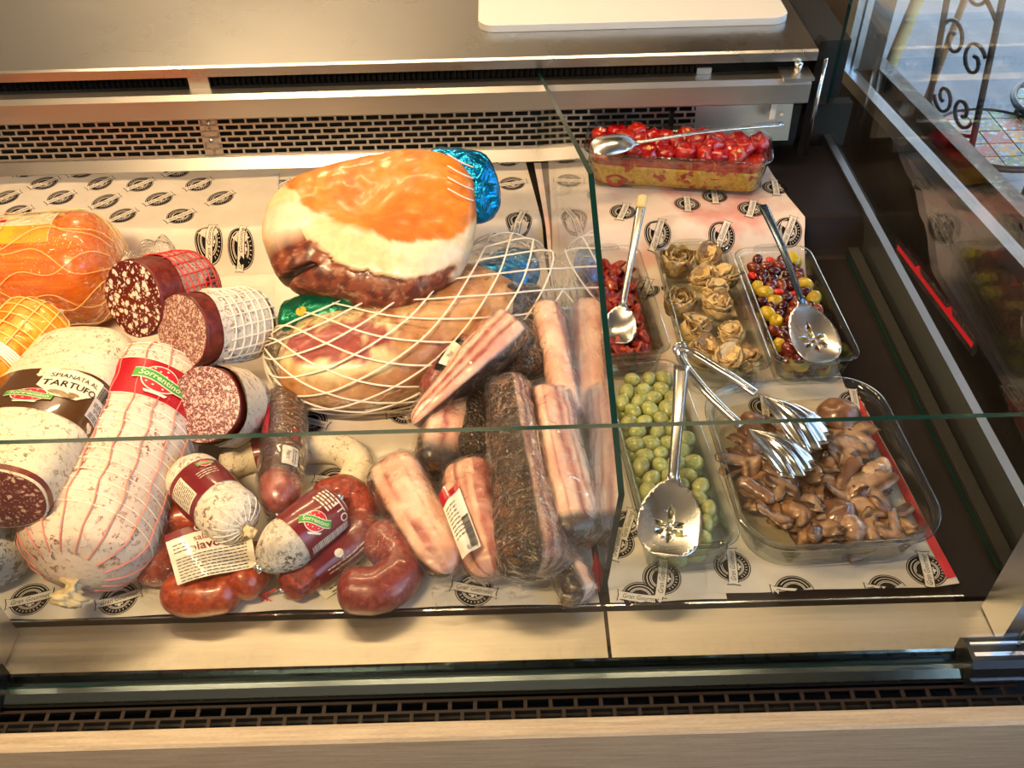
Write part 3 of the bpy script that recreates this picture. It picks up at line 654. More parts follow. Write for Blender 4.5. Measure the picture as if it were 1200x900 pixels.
# ---------------------------------------------------------------- wrapping paper with printed badges
def sheet_fn(lift, seed, amp=.0012, zf=deckz):
    def fn(x, y, o=0.):
        x = np.asarray(x, float); y = np.asarray(y, float)
        w = amp*(np.sin(x*31+seed*2.1+y*9)+.7*np.sin(y*37-x*14+seed)+.5*np.sin(x*70+y*23+seed*3))
        s = (zf(y+.002)-zf(y-.002))/.004; nl = np.sqrt(1+s*s)
        k = lift+1.9*amp+w+o
        return np.stack(np.broadcast_arrays(x, y-s/nl*k, zf(y)+k/nl), -1)
    fn.zf = zf; return fn
def badge(fn, cx, cy, ang, d=.043):
    """Round badge with a ribbon reading Gran Gourmet."""
    mb = MB(); R = d/2
    ca, sa = math.cos(ang), math.sin(ang)
    def g(u, v, o=0.): u = np.asarray(u)*1.; v = np.asarray(v)*1.; return fn(cx+u*ca-v*sa, cy+u*sa+v*ca, o)
    def ring(r0, r1, o, m, a0=0., a1=2*math.pi, n=28):
        t = np.linspace(a0, a1, n); V = np.concatenate([g(r0*np.cos(t), r0*np.sin(t), o), g(r1*np.cos(t), r1*np.sin(t), o)])
        mb.add(V, [(i, i+1, n+i+1, n+i) for i in range(n-1)], m)
    ring(.0001, R*.93, .0004, 0); ring(R*.97, R*1.02, .0004, 0)
    ring(R*.52, R*.56, .0006, 1); ring(R*.60, R*.64, .0006, 1)
    ring(R*.76, R*.80, .0006, 1, .5, math.pi-.5, 14)
    for k in range(9):
        a = math.pi*(1.2+.6*k/8); ring(R*.71, R*.83, .0006, 1, a, a+.045, 2)
    mb.add(*poly2(g, ell(0, -R*.36, R*.10, R*.13, 8), .0006), 1); mb.add(*poly2(g, ell(-R*.16, -R*.30, R*.06, R*.10, 7), .0006), 1); mb.add(*poly2(g, ell(R*.16, -R*.30, R*.06, R*.10, 7), .0006), 1)
    rib = [(-1.22, -.34), (-1.05, -.24), (-.4, -.27), (.4, -.27), (1.05, -.24), (1.22, -.34), (1.16, 0), (1.22, .34), (1.05, .26), (.4, .23), (-.4, .23), (-1.05, .26), (-1.22, .34), (-1.16, 0)]
    mb.add(*poly2(g, [(x*R*1.03, y*R*1.12) for x, y in rib], .0008), 0)
    mb.add(*poly2(g, [(x*R*.985, y*R*.96) for x, y in rib], .0010), 1)
    V, F = text2('Gran Gourmet', R*.40, .25); mb.add(*lay(g, V, F, (0, -.02*R), 0, .80, .0012), 0)
    return mb
INKS = [M['ink'], M['white_ink']]
def paper(label, fn, outline, mat, spots, stripe=None, group='sheets of badge printed wrapping paper', size=.043, res=.022):
    xs, ys = zip(*outline); t = thing('wrapping_paper', label, 'paper', (np.mean(xs), np.mean(ys), 0))
    gx_ = np.arange(min(xs)+res/2, max(xs), res); gy_ = np.unique(np.r_[np.arange(min(ys)+res/2, max(ys), res), np.linspace(STEP0-.005, STEP1+.01, 10)])
    gy_ = gy_[(gy_ > min(ys)+.004) & (gy_ < max(ys)-.004)]
    dens = []
    for i in range(len(outline)):
        a, b = np.array(outline[i]), np.array(outline[(i+1) % len(outline)]); k = max(2, int(np.linalg.norm(b-a)/.012)); dens += [tuple(a+(b-a)*s_/k) for s_ in range(k)]
    V, F = fill2(dens, (), [(a+random.uniform(-.003, .003), b) for a in gx_ for b in gy_])
    mobj('sheet', fn(V[:, 0], V[:, 1]), F, mat, t)
    for px, py, a in spots:
        p = PD(px, py, fn.zf); mb = badge(fn, p[0], p[1], math.radians(a), size*random.uniform(.96, 1.04)); VV = np.concatenate(mb.V)
        kp = [i for i, f in enumerate(mb.F) if inside(VV[list(f)].mean(0)[:2], outline)]
        if not kp: continue
        mb.F = [mb.F[i] for i in kp]; mb.M = [mb.M[i] for i in kp]; mb.build('badge', INKS, t)
    if stripe:
        for q in stripe: mobj('red_border', *poly2(fn, q, .0008), M['red_ink'], t)
    return t
f1 = sheet_fn(.0010, 1.)
paper('pale printed paper under the piled salami, left of the ham', f1, [(-1.05, .5925), (-.36, .5925), (-.335, 1.0), (-.40, 1.475), (-1.05, 1.475)], M['paper'],
      [(53, 217, 42), (8, 235, 40), (72, 234, 42), (22, 252, 42), (118, 217, 42), (124, 238, 40), (165, 219, 42), (187, 236, 42), (145, 256, 42), (212, 256, 42), (33, 203, 40), (97, 203, 40), (208, 203, 42), (37, 705, 18), (140, 703, 18), (245, 282, 82), (283, 290, 80), (233, 217, 42), (259, 235, 42)])
f2 = sheet_fn(.0026, 2.)
paper('pale printed paper under the ham, red sausages and packed pork belly', f2, [(-.37, .5925), (.092, .5925), (.065, 1.2), (.036, 1.470), (-.41, 1.470), (-.345, 1.0)], M['paper'],
      [(289, 240, 42), (307, 202, 42), (276, 200, 42), (327, 220, 42), (600, 218, 12), (570, 239, 52), (608, 260, 70), (595, 190, 12), (475, 488, 12), (556, 695, -12), (365, 497, -20), (392, 566, -8), (445, 700, -10), (640, 520, 20), (278, 338, -20), (435, 705, -8)])
f3 = sheet_fn(.0010, 3., .0012, slopez)
paper('pink stained printed paper under the tomato bake and small dishes', f3, [(.100, .76), (.46, .80), (.465, 1.0), (.474, 1.24), (.480, 1.27), (.466, 1.33), (.452, 1.462), (.05, 1.462), (.066, 1.2)], M['paper_pink'],
      [(730, 250, 70), (805, 242, 84), (837, 232, 85), (908, 223, 82), (880, 247, 70), (770, 275, 66), (845, 278, 60), (923, 272, 60), (757, 340, 70), (660, 255, 70), (655, 225, 60)])
f4 = sheet_fn(.0026, 4.)
paper('white printed paper under the dish of green olives', f4, [(.104, .5925), (.235, .5925), (.245, .94), (.102, .96)], M['paper'],
      [(735, 618, 70), (750, 703, -10), (775, 681, 78), (722, 640, 75)])
f5 = sheet_fn(.0042, 5.)
q0, q1 = P(1002, 462), P(1122, 688)
paper('white printed paper with red border under the mushroom dish', f5, [(.215, .600), (.47, .600), (q1[0], q1[1]), (q0[0], q0[1]), (.252, 1.01)], M['paper'],
      [(857, 668, 84), (930, 699, -10), (1040, 697, -10), (1084, 672, 82), (895, 482, 82), (1000, 476, 82)],
      [[(q1[0]-.012, q1[1]+.006), (q1[0]-.001, q1[1]+.008), (q0[0]-.002, q0[1]-.002), (q0[0]-.013, q0[1]-.002)]])
# ---------------------------------------------------------------- cured meats
M['cas_red'] = casing('red and white streaked casing', srgb('6a1c18'), srgb('e2cfc2'), srgb('4b100d'), .5, 30.)
UPTH = math.pi/2                                         # th = pi/2 is the top of a body
def pix(pts): return [P(*p) for p in pts]
def facing(b, t):
    """th of the body's side that looks at the camera at t."""
    A, B, T = b.frame(t); d = CAMP-b.center(np.array([t]))[0]; return math.atan2(np.dot(d, B)/b.h, np.dot(d, A)/b.w)
def ringlines(b, t0, t1, n, r, mat, name, parent, off=.0012, m=40, jit=0.):
    mb = MB()
    for t in np.linspace(t0, t1, n):
        th = np.linspace(0, 2*math.pi, m, endpoint=False); mb.tube(b.S(t+jit*np.sin(2*th+t*50), th, off), r, 5, closed=True)
    return mb
def longlines(b, t0, t1, n, r, off=.0014, tw=0., wav=0., mb=None, k=36):
    mb = mb or MB(); t = np.linspace(t0, t1, k)
    for i in range(n): mb.tube(b.S(t, 2*math.pi*i/n+tw*t+wav*np.sin(t*40+i*1.7), off), r, 5)
    return mb
def diamonds(b, t0, t1, n, tw, r, off=.002, k=70):
    mb = MB(); t = np.linspace(t0, t1, k)
    for i in range(n):
        for s_ in (1, -1): mb.tube(b.S(t, 2*math.pi*i/n+s_*tw*t, off), r, 5)
    return mb
def knot(parent, p, d, r, mat, seed=0, name='knot'):
    """Gathered, tied casing end: a short flared tuft."""
    d = nz(d); b = Body([p-d*.004, p+d*.008, p+d*(.010+r)], r, caps=(0, .006), wf=lambda t: .50+.16*np.cos(t*8+1)+.45*t, bump=.30, bseed=seed)
    return b.mesh(name, mat, parent, 18, 24, rough=r*.55, rs=130., seed=seed)
def disc(b, t, mat, parent, name='cut_face', off=0., scale=1., n=40, dome=0.):
    th = np.arange(n)*2*math.pi/n; ring = b.S(np.full(n, t), th, -.0002); c = ring.mean(0); A, B, T = b.frame(t); s_ = -1 if t < .5 else 1
    V = [c+T*s_*(off+dome)]; R = 6
    for k in range(1, R+1): V += list(c+(ring-c)*scale*k/R+T*s_*(off+dome*(1-(k/R)**2)))
    F = [(0, 1+(i+1) % n, 1+i) if s_ < 0 else (0, 1+i, 1+(i+1) % n) for i in range(n)]
    for k in range(R-1): F += [(1+k*n+i, 1+k*n+(i+1) % n, 1+(k+1)*n+(i+1) % n, 1+(k+1)*n+i) for i in range(n)]
    return mobj(name, V, F, mat, parent, True)
def film(b, parent, off=.003, n=34, m=30, amp=.003, seed=0, mat='film', name='plastic_film'):
    return b.mesh(name, M[mat], parent, n, m, off=off, rough=amp, rs=45., seed=seed)
def flap(parent, p, d, side, w, l, seed=0, mat='film', name='film_flap'):
    """Flat crinkled seal at the end of a vacuum bag."""
    d = nz(d); side = nz(side); up = np.cross(side, d); U, Vv = np.meshgrid(np.linspace(0, 1, 9), np.linspace(-1, 1, 13), indexing='ij')
    z = .003*np.sin(U*9+Vv*5+seed)+.002*np.sin(Vv*17+seed*2); ww = w*(.75+.25*U)
    V = p+U[..., None]*l*d+(Vv*ww)[..., None]*side+z[..., None]*up
    return mobj(name, V.reshape(-1, 3), [(i*13+j, (i+1)*13+j, (i+1)*13+j+1, i*13+j+1) for i in range(8) for j in range(12)], M[mat], parent)
def lab_patch(parent, fn, w, h, mat, name='label', nu=8, nv=14, o=0.):
    g = lambda u, v: fn(u, v, o); V, F = patch(g, -w/2, w/2, -h/2, h/2, nu, nv); return mobj(name, V, F, mat, parent)
def words(parent, fn, items, mat, name='lettering', o=.0006):
    mb = MB()
    for body, size, c, sx, ang, bold in items:
        V, F = text2(body, size, 0., bold); mb.add(*lay(fn, V, F, c, ang, sx, o))
    return mb.build(name, mat, parent)
def smallprint(parent, fn, rows, mat, name='small_print', o=.0006, seed=0):
    """rows: (u0, u1, v, height) lines of print too small to read, broken into word-length dashes."""
    r = random.Random(seed); mb = MB()
    for u0, u1, v, h in rows:
        u = u0
        while u < u1-.001:
            e = min(u1, u+r.uniform(.0025, .007)); mb.add(*patch(lambda a, b_: fn(a, b_, o), u, e, v-h/2, v+h/2, 3, 2)); u = e+.0012
    return mb.build(name, mat, parent)
def barcode(parent, fn, c, w, h, mat, o=.0006, seed=0, vert=False):
    r = random.Random(seed); mb = MB(); u = -w/2
    while u < w/2:
        k = r.choice((.0005, .0008, .0012))
        if vert: mb.add(*patch(lambda a, b_: fn(a, b_, o), c[0]-h/2, c[0]+h/2, c[1]+u, c[1]+u+k, 4, 2))
        else: mb.add(*patch(lambda a, b_: fn(a, b_, o), c[0]+u, c[0]+u+k, c[1]-h/2, c[1]+h/2, 2, 6))
        u += k+r.choice((.0006, .0009))
    return mb.build('barcode', mat, parent)
def logo(parent, fn, c, s_, ang=0.):
    """Round red slice with white dots behind a waving green ribbon that reads Sorrentino."""
    ca, sa = math.cos(ang), math.sin(ang)
    def g(u, v, o=0.): u = np.asarray(u)*1.; v = np.asarray(v)*1.; return fn(c[0]+u*ca-v*sa, c[1]+u*sa+v*ca, o)
    mb = MB(); mb.add(*poly2(g, ell(0, 0, s_*.56, s_*.52), .0005), 0); mb.add(*poly2(g, ell(0, 0, s_*.52, s_*.48), .0007), 1)
    r = random.Random(3)
    for k in range(15):
        a = k*2.4; q = s_*.45*math.sqrt((k+.5)/15); mb.add(*poly2(g, ell(q*math.cos(a), q*math.sin(a), s_*.035, s_*.03, 8), .0009), 0)
    mb.add(*poly2(g, [(-s_*.30, -s_*.62), (s_*.30, -s_*.62), (s_*.36, -s_*.52), (-s_*.36, -s_*.52)], .0009), 0)
    rb = lambda k, e: [(x, .10*s_*math.sin(x/s_*3.2)*-1+e*k*s_) for x in np.linspace(-.78*s_, .78*s_, 15)]
    def band(k): return rb(-1, k)+rb(1, k)[::-1]
    mb.add(*poly2(g, band(.20), .0010), 0); mb.add(*poly2(g, band(.165), .0012), 2)
    V, F = text2('Sorrentino', s_*.30, .2, .01); V = V.copy(); V[:, 0] *= .98; V[:, 1] += -.10*s_*np.sin(V[:, 0]/s_*3.2)
    mb.add(*lay(g, V, F, (0, 0), 0, 1, .0015), 0)
    return mb.build('logo', [M['white_ink'], M['red_ink'], M['green_ink']], parent)
def bandpatch(parent, b, t0, t1, mat, off=.0007, th0=0., th1=2*math.pi, name='label', n=8, m=40, wav=0.):
    t = np.linspace(0, 1, n); th = np.linspace(th0, th1, m); T_, H_ = np.meshgrid(t, th, indexing='ij')
    TT = t0+(t1-t0)*T_+wav*np.sin(H_*3)*(T_-.5)
    V = b.S(TT, H_, off).reshape(-1, 3); return mobj(name, V, [(i*m+j, (i+1)*m+j, (i+1)*m+j+1, i*m+j+1) for i in range(n-1) for j in range(m-1)], mat, parent)

# --- large orange log in clear film
b = Body(pix([(-190, 322, .088), (-20, 320, .088), (146, 312, .088)]), .083, caps=(.05, .055), bump=.012, bseed=1.)
t = thing('mortadella_log', 'large orange log in shiny clear film with a cream and yellow label', 'sausage', P(-20, 330, 0))
b.mesh('body', M['orange'], t, 44, 48)
fa = facing(b, .55); fn = b.lab(.47, fa+.95, 1, 0)
lab_patch(t, fn, .30, .075, M['card'], 'label', 14, 10); lab_patch(t, lambda u, v, o=0.: fn(u, v-.022, o+.0005), .298, .034, M['label_yellow'], 'yellow_band', 14, 6)
smallprint(t, fn, [(-.10, .03, -.008, .0012), (-.10, .0, -.013, .0012), (-.10, .02, -.018, .0012), (-.10, .04, .018, .002), (-.06, .03, .010, .0015)], M['label_brown'], seed=2, o=.0012)
mb = MB()
for k in range(2):
    mb.add(*patch(lambda u, v: fn(u, v, .0011), .052+k*.018, .064+k*.018, .004, .018, 3, 3))
mb.build('stamp', M['red_ink'], t)
film(b, t, .002, 40, 36, .0022, 3)
mb = MB()
for i in range(9):
    for s_ in (1, -1): 
        tt = np.linspace(.1, .985, 46); mb.tube(b.S(tt, i*.7+s_*(1.6*tt+.12*np.sin(26*tt+i)), .0045), .0007, 4)
mb.build('string_net', M['net_orange'], t)
A_, B_, T_ = b.frame(1.); e0 = b.center(np.array([1.]))[0]
q = Body([e0-T_*.008, e0+T_*.025+B_*.012, P(205, 290, .10)], .024, .02, caps=(.006, .012), wf=lambda t: .5+.6*t, bump=.25, bseed=2.)
q.mesh('film_twist', M['bag'], t, 20, 24, rough=.006, rs=60.)
V, F = tube([e0+T_*.002+A_*x+B_*z for x, z in [(.012*math.cos(a), .012*math.sin(a)) for a in np.linspace(0, 6, 12)]], .003, 6); mobj('tie', V, F, M['net_white'], t)
# --- amber smoked piece in net
b = Body(pix([(-28, 452, .125), (14, 415, .125), (62, 372, .125)]), .052, .050, caps=(.022, .03), bump=.03, bseed=4.)
t = thing('smoked_cheese', 'amber smoked log tied in pale net beside the truffle salami', 'smoked log', P(20, 440, .06))
b.mesh('body', M['amber'], t, 30, 36, rough=.002)
mb = longlines(b, .03, .97, 14, .0010, .0016, .3); mb2 = ringlines(b, .15, .95, 8, .0010, None, '', None); mb.add(np.concatenate(mb2.V), mb2.F); mb.build('net', M['net_orange'], t)
mb = MB()
for k in np.linspace(.0, .10, 5): mb.tube(b.S(.16+k+.01*np.sin(np.linspace(0, 12.6, 60)), np.linspace(0, 2*math.pi, 60, endpoint=False), .0035), .0016, 5, closed=True)
mb.build('gathered_net', M['net_white'], t)
knot(t, b.center(np.array([.985]))[0], b.frame(1.)[2], .008, M['string'], 3)
# --- three cut salami leaning with their faces to the customer
def cut_salami(name, label, fp, z, dia, kr, kx, ln, facem, skinm, tag=None, skinband=.0, upx=0., cap=.03):
    c = P(fp[0], fp[1], z); d = ray(*fp); d = nz(nz(d)*kr+RM[0]*kx-RM[1]*upx); r = dia/2*mpp(c)
    b = Body([c, c+d*ln*.5, c+d*ln], r, caps=(0, cap), bump=.015, bseed=fp[0])
    t = thing(name, label, 'salami', c+d*ln*.5-np.array([0, 0, r])); b.mesh('body', skinm, t, 28, 44, rough=.0012, rs=70., colf=None)
    disc(b, 0., facem, t, off=.0006, dome=.0025, scale=.99)
    return t, b, d
t, b, d = cut_salami('cut_salami', 'coarse dark red salami with big white fat cubes, red net round it', (156, 350), .165, 92, .72, .62, .125, M['cut_chorizo'], M['skin_dark'], upx=.12)
mb = longlines(b, .32, .97, 18, .0010, .0016, .2); m2 = ringlines(b, .36, .97, 8, .0010, None, '', None, .0016, 44, .008); mb.add(np.concatenate(m2.V), m2.F); mb.build('net', M['net_red'], t)
bandpatch(t, b, .34, .99, M['cas_red'], .0008, name='casing', wav=.05)
t, b, d = cut_salami('cut_salami', 'cut fine grained pink salami in white net, between two other cut salami', (213, 388), .15, 88, .70, .66, .135, M['cut_fine'], M['skin_dark'], upx=.08)
bandpatch(t, b, .20, .99, M['cas_white'], .0010, name='casing', wav=.03)
mb = longlines(b, .28, .97, 20, .0012, .002, .25); m2 = ringlines(b, .34, .97, 8, .0012, None, '', None, .002, 44, .01); mb.add(np.concatenate(m2.V), m2.F); mb.build('net', M['net_white'], t)
t, b, d = cut_salami('cut_salami', 'cut purplish fine grained salami with peeled back white casing, no net', (240, 474), .115, 90, .84, .42, .11, M['cut_fine2'], M['skin_dark'], upx=-.05)
bandpatch(t, b, .12, .99, M['cas_dust'], .0030, name='casing', wav=.10)
bandpatch(t, b, .05, .5, M['cas_cream'], .0075, -1.1, 1.25, name='peeled_casing', wav=.06)
# --- flat truffle salami with brown label
b = Body(pix([(114, 398, .115), (60, 474, .138), (-22, 584, .165)]), .070, .042, caps=(.055, .0), bump=.018, bseed=6., e=2.3)
t = thing('truffle_salami', 'wide flat white salami with brown truffle label and cut end', 'salami', P(70, 520, .09))
b.mesh('body', M['cas_cream'], t, 44, 52, rough=.002, rs=40.)
disc(b, 1., M['cut_dark'], t, off=.0006, dome=.004, scale=.97); bandpatch(t, b, .975, .999, M['skin_dark'], .0012, name='rind')
fa = facing(b, .5)
bandpatch(t, b, .42, .68, M['label_brown'], .0010, fa-1.45, fa+1.5, name='label', n=10, m=44, wav=.012)
def xyfn(b, t0, th0, off):
    """Label map with u to the right and v up as the customer reads it, for a body running away from the customer."""
    R = (b.w+b.h)/2
    return lambda u, v, o=0.: b.S(t0-np.asarray(v, float)/b.L, th0+np.asarray(u, float)/R*SGN, off+o)
A_, B_, T_ = b.frame(.5); SGN = 1. if np.dot(b.S(.5, fa+.1)-b.S(.5, fa-.1), RM[0]) > 0 else -1.
fn = xyfn(b, .51, fa+SGN*.10, .0018)
mobj('title_panel', *poly2(fn, [(-.030, .026), (.030, .024), (.031, .0), (.011, -.024), (-.013, -.026), (-.031, -.008)]), M['card'], t)
words(t, fn, [('SPIANATA AL', .0105, (0, .012), .80, 0, 0.), ('TARTUFO', .0155, (0, -.003), .82, 0, .006)], M['ink'], o=.0008)
mb = MB()
for cx_, cy_, a_ in ((-.010, -.019, .009), (.001, -.022, .008), (.006, -.017, .006)): mb.add(*poly2(fn, ell(cx_, cy_, a_, a_*.45, 10), .0009))
mb.build('truffle_picture', M['choke_dark'], t)
fn2 = xyfn(b, .60, fa-SGN*.42, .0018); logo(t, fn2, (0, 0), .024, 0)
fn3 = xyfn(b, .535, fa+SGN*.98, .0016); lab_patch(t, fn3, .040, .060, M['label_grey'], 'barcode_panel', 10, 8); barcode(t, fn3, (0, .017), .036, .022, M['ink'])
words(t, fn3, [('SPIANA', .008, (-.002, -.014), .9, 0, 0)], M['ink']); smallprint(t, fn3, [(-.017, .014, -.002-.0028*k, .0011) for k in range(3)]+[(-.017, .016, -.021-.003*k, .0012) for k in range(3)], M['ink'])
# --- big netted salami with red label
b = Body(pix([(80, 676, .075), (132, 570, .075), (196, 432, .075)]), .073, caps=(.055, .04), bump=.014, bseed=9.)
t = thing('netted_salami', 'biggest white salami, pink string net, red label and tied end', 'salami', P(120, 600, 0))
b.mesh('body', M['cas_pink'], t, 56, 60, rough=.0016, rs=60.)
mb = longlines(b, .02, .98, 17, .0009, .0016, .35, .02); mb.build('net', M['net_pink'], t)
mb = ringlines(b, .14, .95, 19, .0007, None, '', None, .0014, 50, .003); mb.build('cross_threads', M['net_white'], t)
fa = facing(b, .74); SGN = 1. if np.dot(b.S(.7, fa+.1)-b.S(.7, fa-.1), RM[0]) > 0 else -1.
bandpatch(t, b, .635, .81, M['label_red'], .0022, fa-1.5, fa+1.7, name='label', n=8, m=40)
def xyfn2(b, t0, th0, off): return lambda u, v, o=0.: b.S(t0+np.asarray(v, float)/b.L, th0+np.asarray(u, float)/((b.w+b.h)/2)*SGN, off+o)
fn = xyfn2(b, .725, fa-SGN*.02, .0030); logo(t, fn, (0, 0), .040, 0)
fn = xyfn2(b, .66, fa+SGN*.9, .0030); smallprint(t, fn, [(-.02, .02, .003*k, .0013) for k in range(3)], M['white_ink'])
knot(t, b.center(np.array([.0]))[0]+np.array([0, 0, -.012]), -b.frame(0.)[2]+np.array([0, 0, -.45]), .016, M['string'], 5)
# --- grey white salami at the glass post
b = Body(pix([(2, 668, .052), (-32, 600, .052), (-90, 470, .052)]), .052, caps=(.04, .03), bump=.015, bseed=11.)
t = thing('grey_salami', 'bluish grey mouldy salami under the cut end of the truffle salami', 'salami', P(-20, 640, 0)); b.mesh('body', M['cas_grey'], t, 36, 40, rough=.0016, rs=60.)
longlines(b, .02, .98, 9, .0007, .0014, .3).build('string', M['net_white'], t)
# --- small white salami with burgundy band
b = Body(pix([(288, 618, .082), (255, 590, .080), (215, 550, .076)]), .0335, caps=(.028, .026), bump=.02, bseed=13.)
t = thing('small_salami', 'small white salami with burgundy band, resting on packed red sausages', 'salami', P(255, 600, .045)); b.mesh('body', M['cas_white'], t, 36, 40, rough=.0008, rs=90.)
bandpatch(t, b, .36, .74, M['label_burgundy'], .0010, name='label', n=8, m=48)
fa = facing(b, .5); SGN = 1. if np.dot(b.S(.5, fa+.1)-b.S(.5, fa-.1), RM[0]) > 0 else -1.
fn = xyfn2(b, .545, fa-SGN*.62, .0018); lab_patch(t, fn, .026, .036, M['label_white'], 'text_panel'); smallprint(t, fn, [(-.011, .011, -.015+.003*k, .0010) for k in range(11)], M['ink'])
fn = xyfn2(b, .60, fa+SGN*.55, .0018); logo(t, fn, (.004, .008), .012, 0); smallprint(t, fn, [(-.013, .010, -.012+.004*k, .0010) for k in range(3)], M['white_ink'])
knot(t, b.center(np.array([.01]))[0], -b.frame(0.)[2]+np.array([.0, 0, -.3]), .0065, M['string'], 6)
mb = MB(); p0 = b.center(np.array([.0]))[0]
for k in range(16):
    a = k*2*math.pi/16; tt = np.linspace(.006, .13, 6); mb.tube(b.S(tt, np.full(6, a), .0004), .0006, 4)
mb.build('gathers', M['net_white'], t)
# --- white ring salami behind
ringp = [(258, 548, .022), (300, 533, .022), (350, 527, .022), (398, 527, .022), (420, 550, .022), (400, 577, .022), (355, 592, .022), (310, 585, .022)]
b = Body(pix(ringp), .0205, caps=(.014, .014), bump=.03, bseed=15.)
t = thing('ring_salami', 'white curved salami ring lying flat behind the brown smoked salami', 'salami', P(340, 560, 0)); b.mesh('body', M['cas_cream'], t, 60, 26, rough=.0008, rs=80.)
bandpatch(t, b, .13, .22, M['label_burgundy'], .0008, m=26); bandpatch(t, b, .88, .96, M['label_burgundy'], .0008, m=26)
fa = facing(b, .17); fn = b.lab(.175, fa, 1, 1, .0014); words(t, fn, [('TTO', .009, (0, 0), .9, 0, 0)], M['white_ink'])
# --- brown smoked salami in film
b = Body(pix([(336, 462, .045), (332, 520, .058), (326, 598, .068)]), .0270, caps=(.020, .03), bump=.02, bseed=17., wf=lambda t: 1-.18*np.clip((t-.7)/.3, 0, 1))
t = thing('smoked_salami', 'dark brown smoked salami in clear film lying over the white ring', 'salami', P(332, 540, .03)); b.mesh('body', M['cas_brown'], t, 36, 36, rough=.0008, rs=80., trange=(0, .80)); b.mesh('tip', M['saus_tip'], t, 20, 36, rough=.0008, trange=(.80, 1.))
fa = facing(b, .55); fn = b.lab(.70, fa+.35, -1, 0, .0012); lab_patch(t, fn, .030, .020, M['label_white'], 'label'); words(t, fn, [('0,30kg', .006, (0, .003), .9, 0, 0)], M['ink']); smallprint(t, fn, [(-.012, .012, -.003-.003*k, .001) for k in range(2)], M['ink'])
fn = b.lab(.36, fa-1.0, -1, 0, .0012); lab_patch(t, fn, .06, .012, M['label_red'], 'red_label'); fn = b.lab(.52, fa+.5, -1, 0, .0012); lab_patch(t, fn, .02, .006, M['label_red'], 'red_label')
film(b, t, .0022, 30, 26, .003, 4); p = b.center(np.array([1.]))[0]; flap(t, p-b.frame(1.)[2]*.004, b.frame(1.)[2], b.frame(1.)[0], .016, .018, 2)
# --- packed red sausages with paper label
t = thing('sausage_pack', 'clear pack of plump orange red sausages with a printed paper label', 'sausage pack', P(235, 670, 0), None)
links = [([(172, 612, .032), (178, 640, .03), (186, 682, .026)], .0245), ([(194, 686, .027), (230, 698, .026), (284, 688, .027)], .0245), ([(300, 640, .028), (296, 668, .03), (272, 695, .035)], .0225), ([(186, 615, .04), (214, 606, .042), (246, 608, .04)], .0205), ([(238, 640, .026), (262, 655, .024), (285, 655, .024)], .022)]
for i, (pp, r) in enumerate(links): Body(pix(pp), r, caps=(r*.9, r*.9), bump=.02, bseed=i).mesh('sausage', M['saus_red'], t, 26, 26, rough=.0008, rs=70., seed=i)
def heap(cx_, cy_, ax, ay, hz, px0, e=3., rot=0., z0=.001):
    """Loose film pulled over a heap: low dome with crinkles."""
    n, m = 14, 44; V = []; c0 = P(cx_, cy_, 0); 
    for i in range(n):
        k = i/(n-1); rr = 1.08-k; 
        for j in range(m):
            a = j*2*math.pi/m; x = ax*rr*np.sign(math.cos(a))*abs(math.cos(a))**(2/e); y = ay*rr*np.sign(math.sin(a))*abs(math.sin(a))**(2/e)
            z = z0+hz*max(0, 1-max(rr, 0)**3.5)**.55 if rr < 1 else z0
            xx = x*math.cos(rot)-y*math.sin(rot); yy = x*math.sin(rot)+y*math.cos(rot); V.append((c0[0]+xx, c0[1]+yy, max(z, z0)))
    V = np.array(V); k = fbm(V, 50., 3, px0)*.004; V[:, 2] += np.abs(k)*(V[:, 2] > z0+.003); return V, [(i*m+j, i*m+(j+1) % m, (i+1)*m+(j+1) % m, (i+1)*m+j) for i in range(n-1) for j in range(m)]+[[(n-1)*m+j for j in range(m)]]
V, F = heap(236, 668, .068, .060, .056, 1.); mobj('plastic_film', V, F, M['film'], t)
lo = [P(195, 626, .064), P(296, 655, .062), P(290, 668, .060), P(205, 686, .062)]
def quadfn(c):
    """(u, v) in -.5...5 on a bent quad given by its corners top-left, top-right, bottom-right, bottom-left; metres via its own size."""
    c = [np.asarray(x, float) for x in c]; w = np.linalg.norm(c[1]-c[0]); h = np.linalg.norm(c[3]-c[0]); n_ = nz(np.cross(c[3]-c[0], c[1]-c[0]));  n_ = n_ if n_[2] > 0 else -n_
    def fn(u, v, o=0.):
        a = np.asarray(u, float)/w+.5; b_ = .5-np.asarray(v, float)/h
        q = lambda x: np.asarray(x)[..., None]
        return (1-q(a))*(1-q(b_))*c[0]+q(a)*(1-q(b_))*c[1]+q(a)*q(b_)*c[2]+(1-q(a))*q(b_)*c[3]+n_*q(o+.003*np.sin(a*5)*np.ones_like(b_))
    return fn, w, h
fn, w_, h_ = quadfn([P(192, 628, .064), P(290, 598, .062), P(300, 662, .058), P(208, 686, .060)])
lab_patch(t, fn, w_, h_, M['label_white'], 'label', 10, 10); 
mb = MB(); mb.add(*patch(lambda u, v: fn(u, v, .0006), -w_/2, w_/2, h_*.36, h_/2, 6, 3)); mb.build('red_band', M['label_burgundy'], t)
words(t, fn, [('Gol', .011, (-.006, h_*.42), 1, 0, .01)], M['white_ink'], o=.0013); words(t, fn, [('salam', .012, (-.004, h_*.24), 1, 0, 0), ('piavo', .0165, (-.006, h_*.08), 1, 0, .015)], M['label_burgundy'], o=.001)
smallprint(t, fn, [(-w_*.44, w_*.42, -h_*.06-k*.0042, .0011) for k in range(8)]+[(-w_*.44, -w_*.28, h_*.22-k*.005, .0012) for k in range(3)], M['ink'], o=.001)
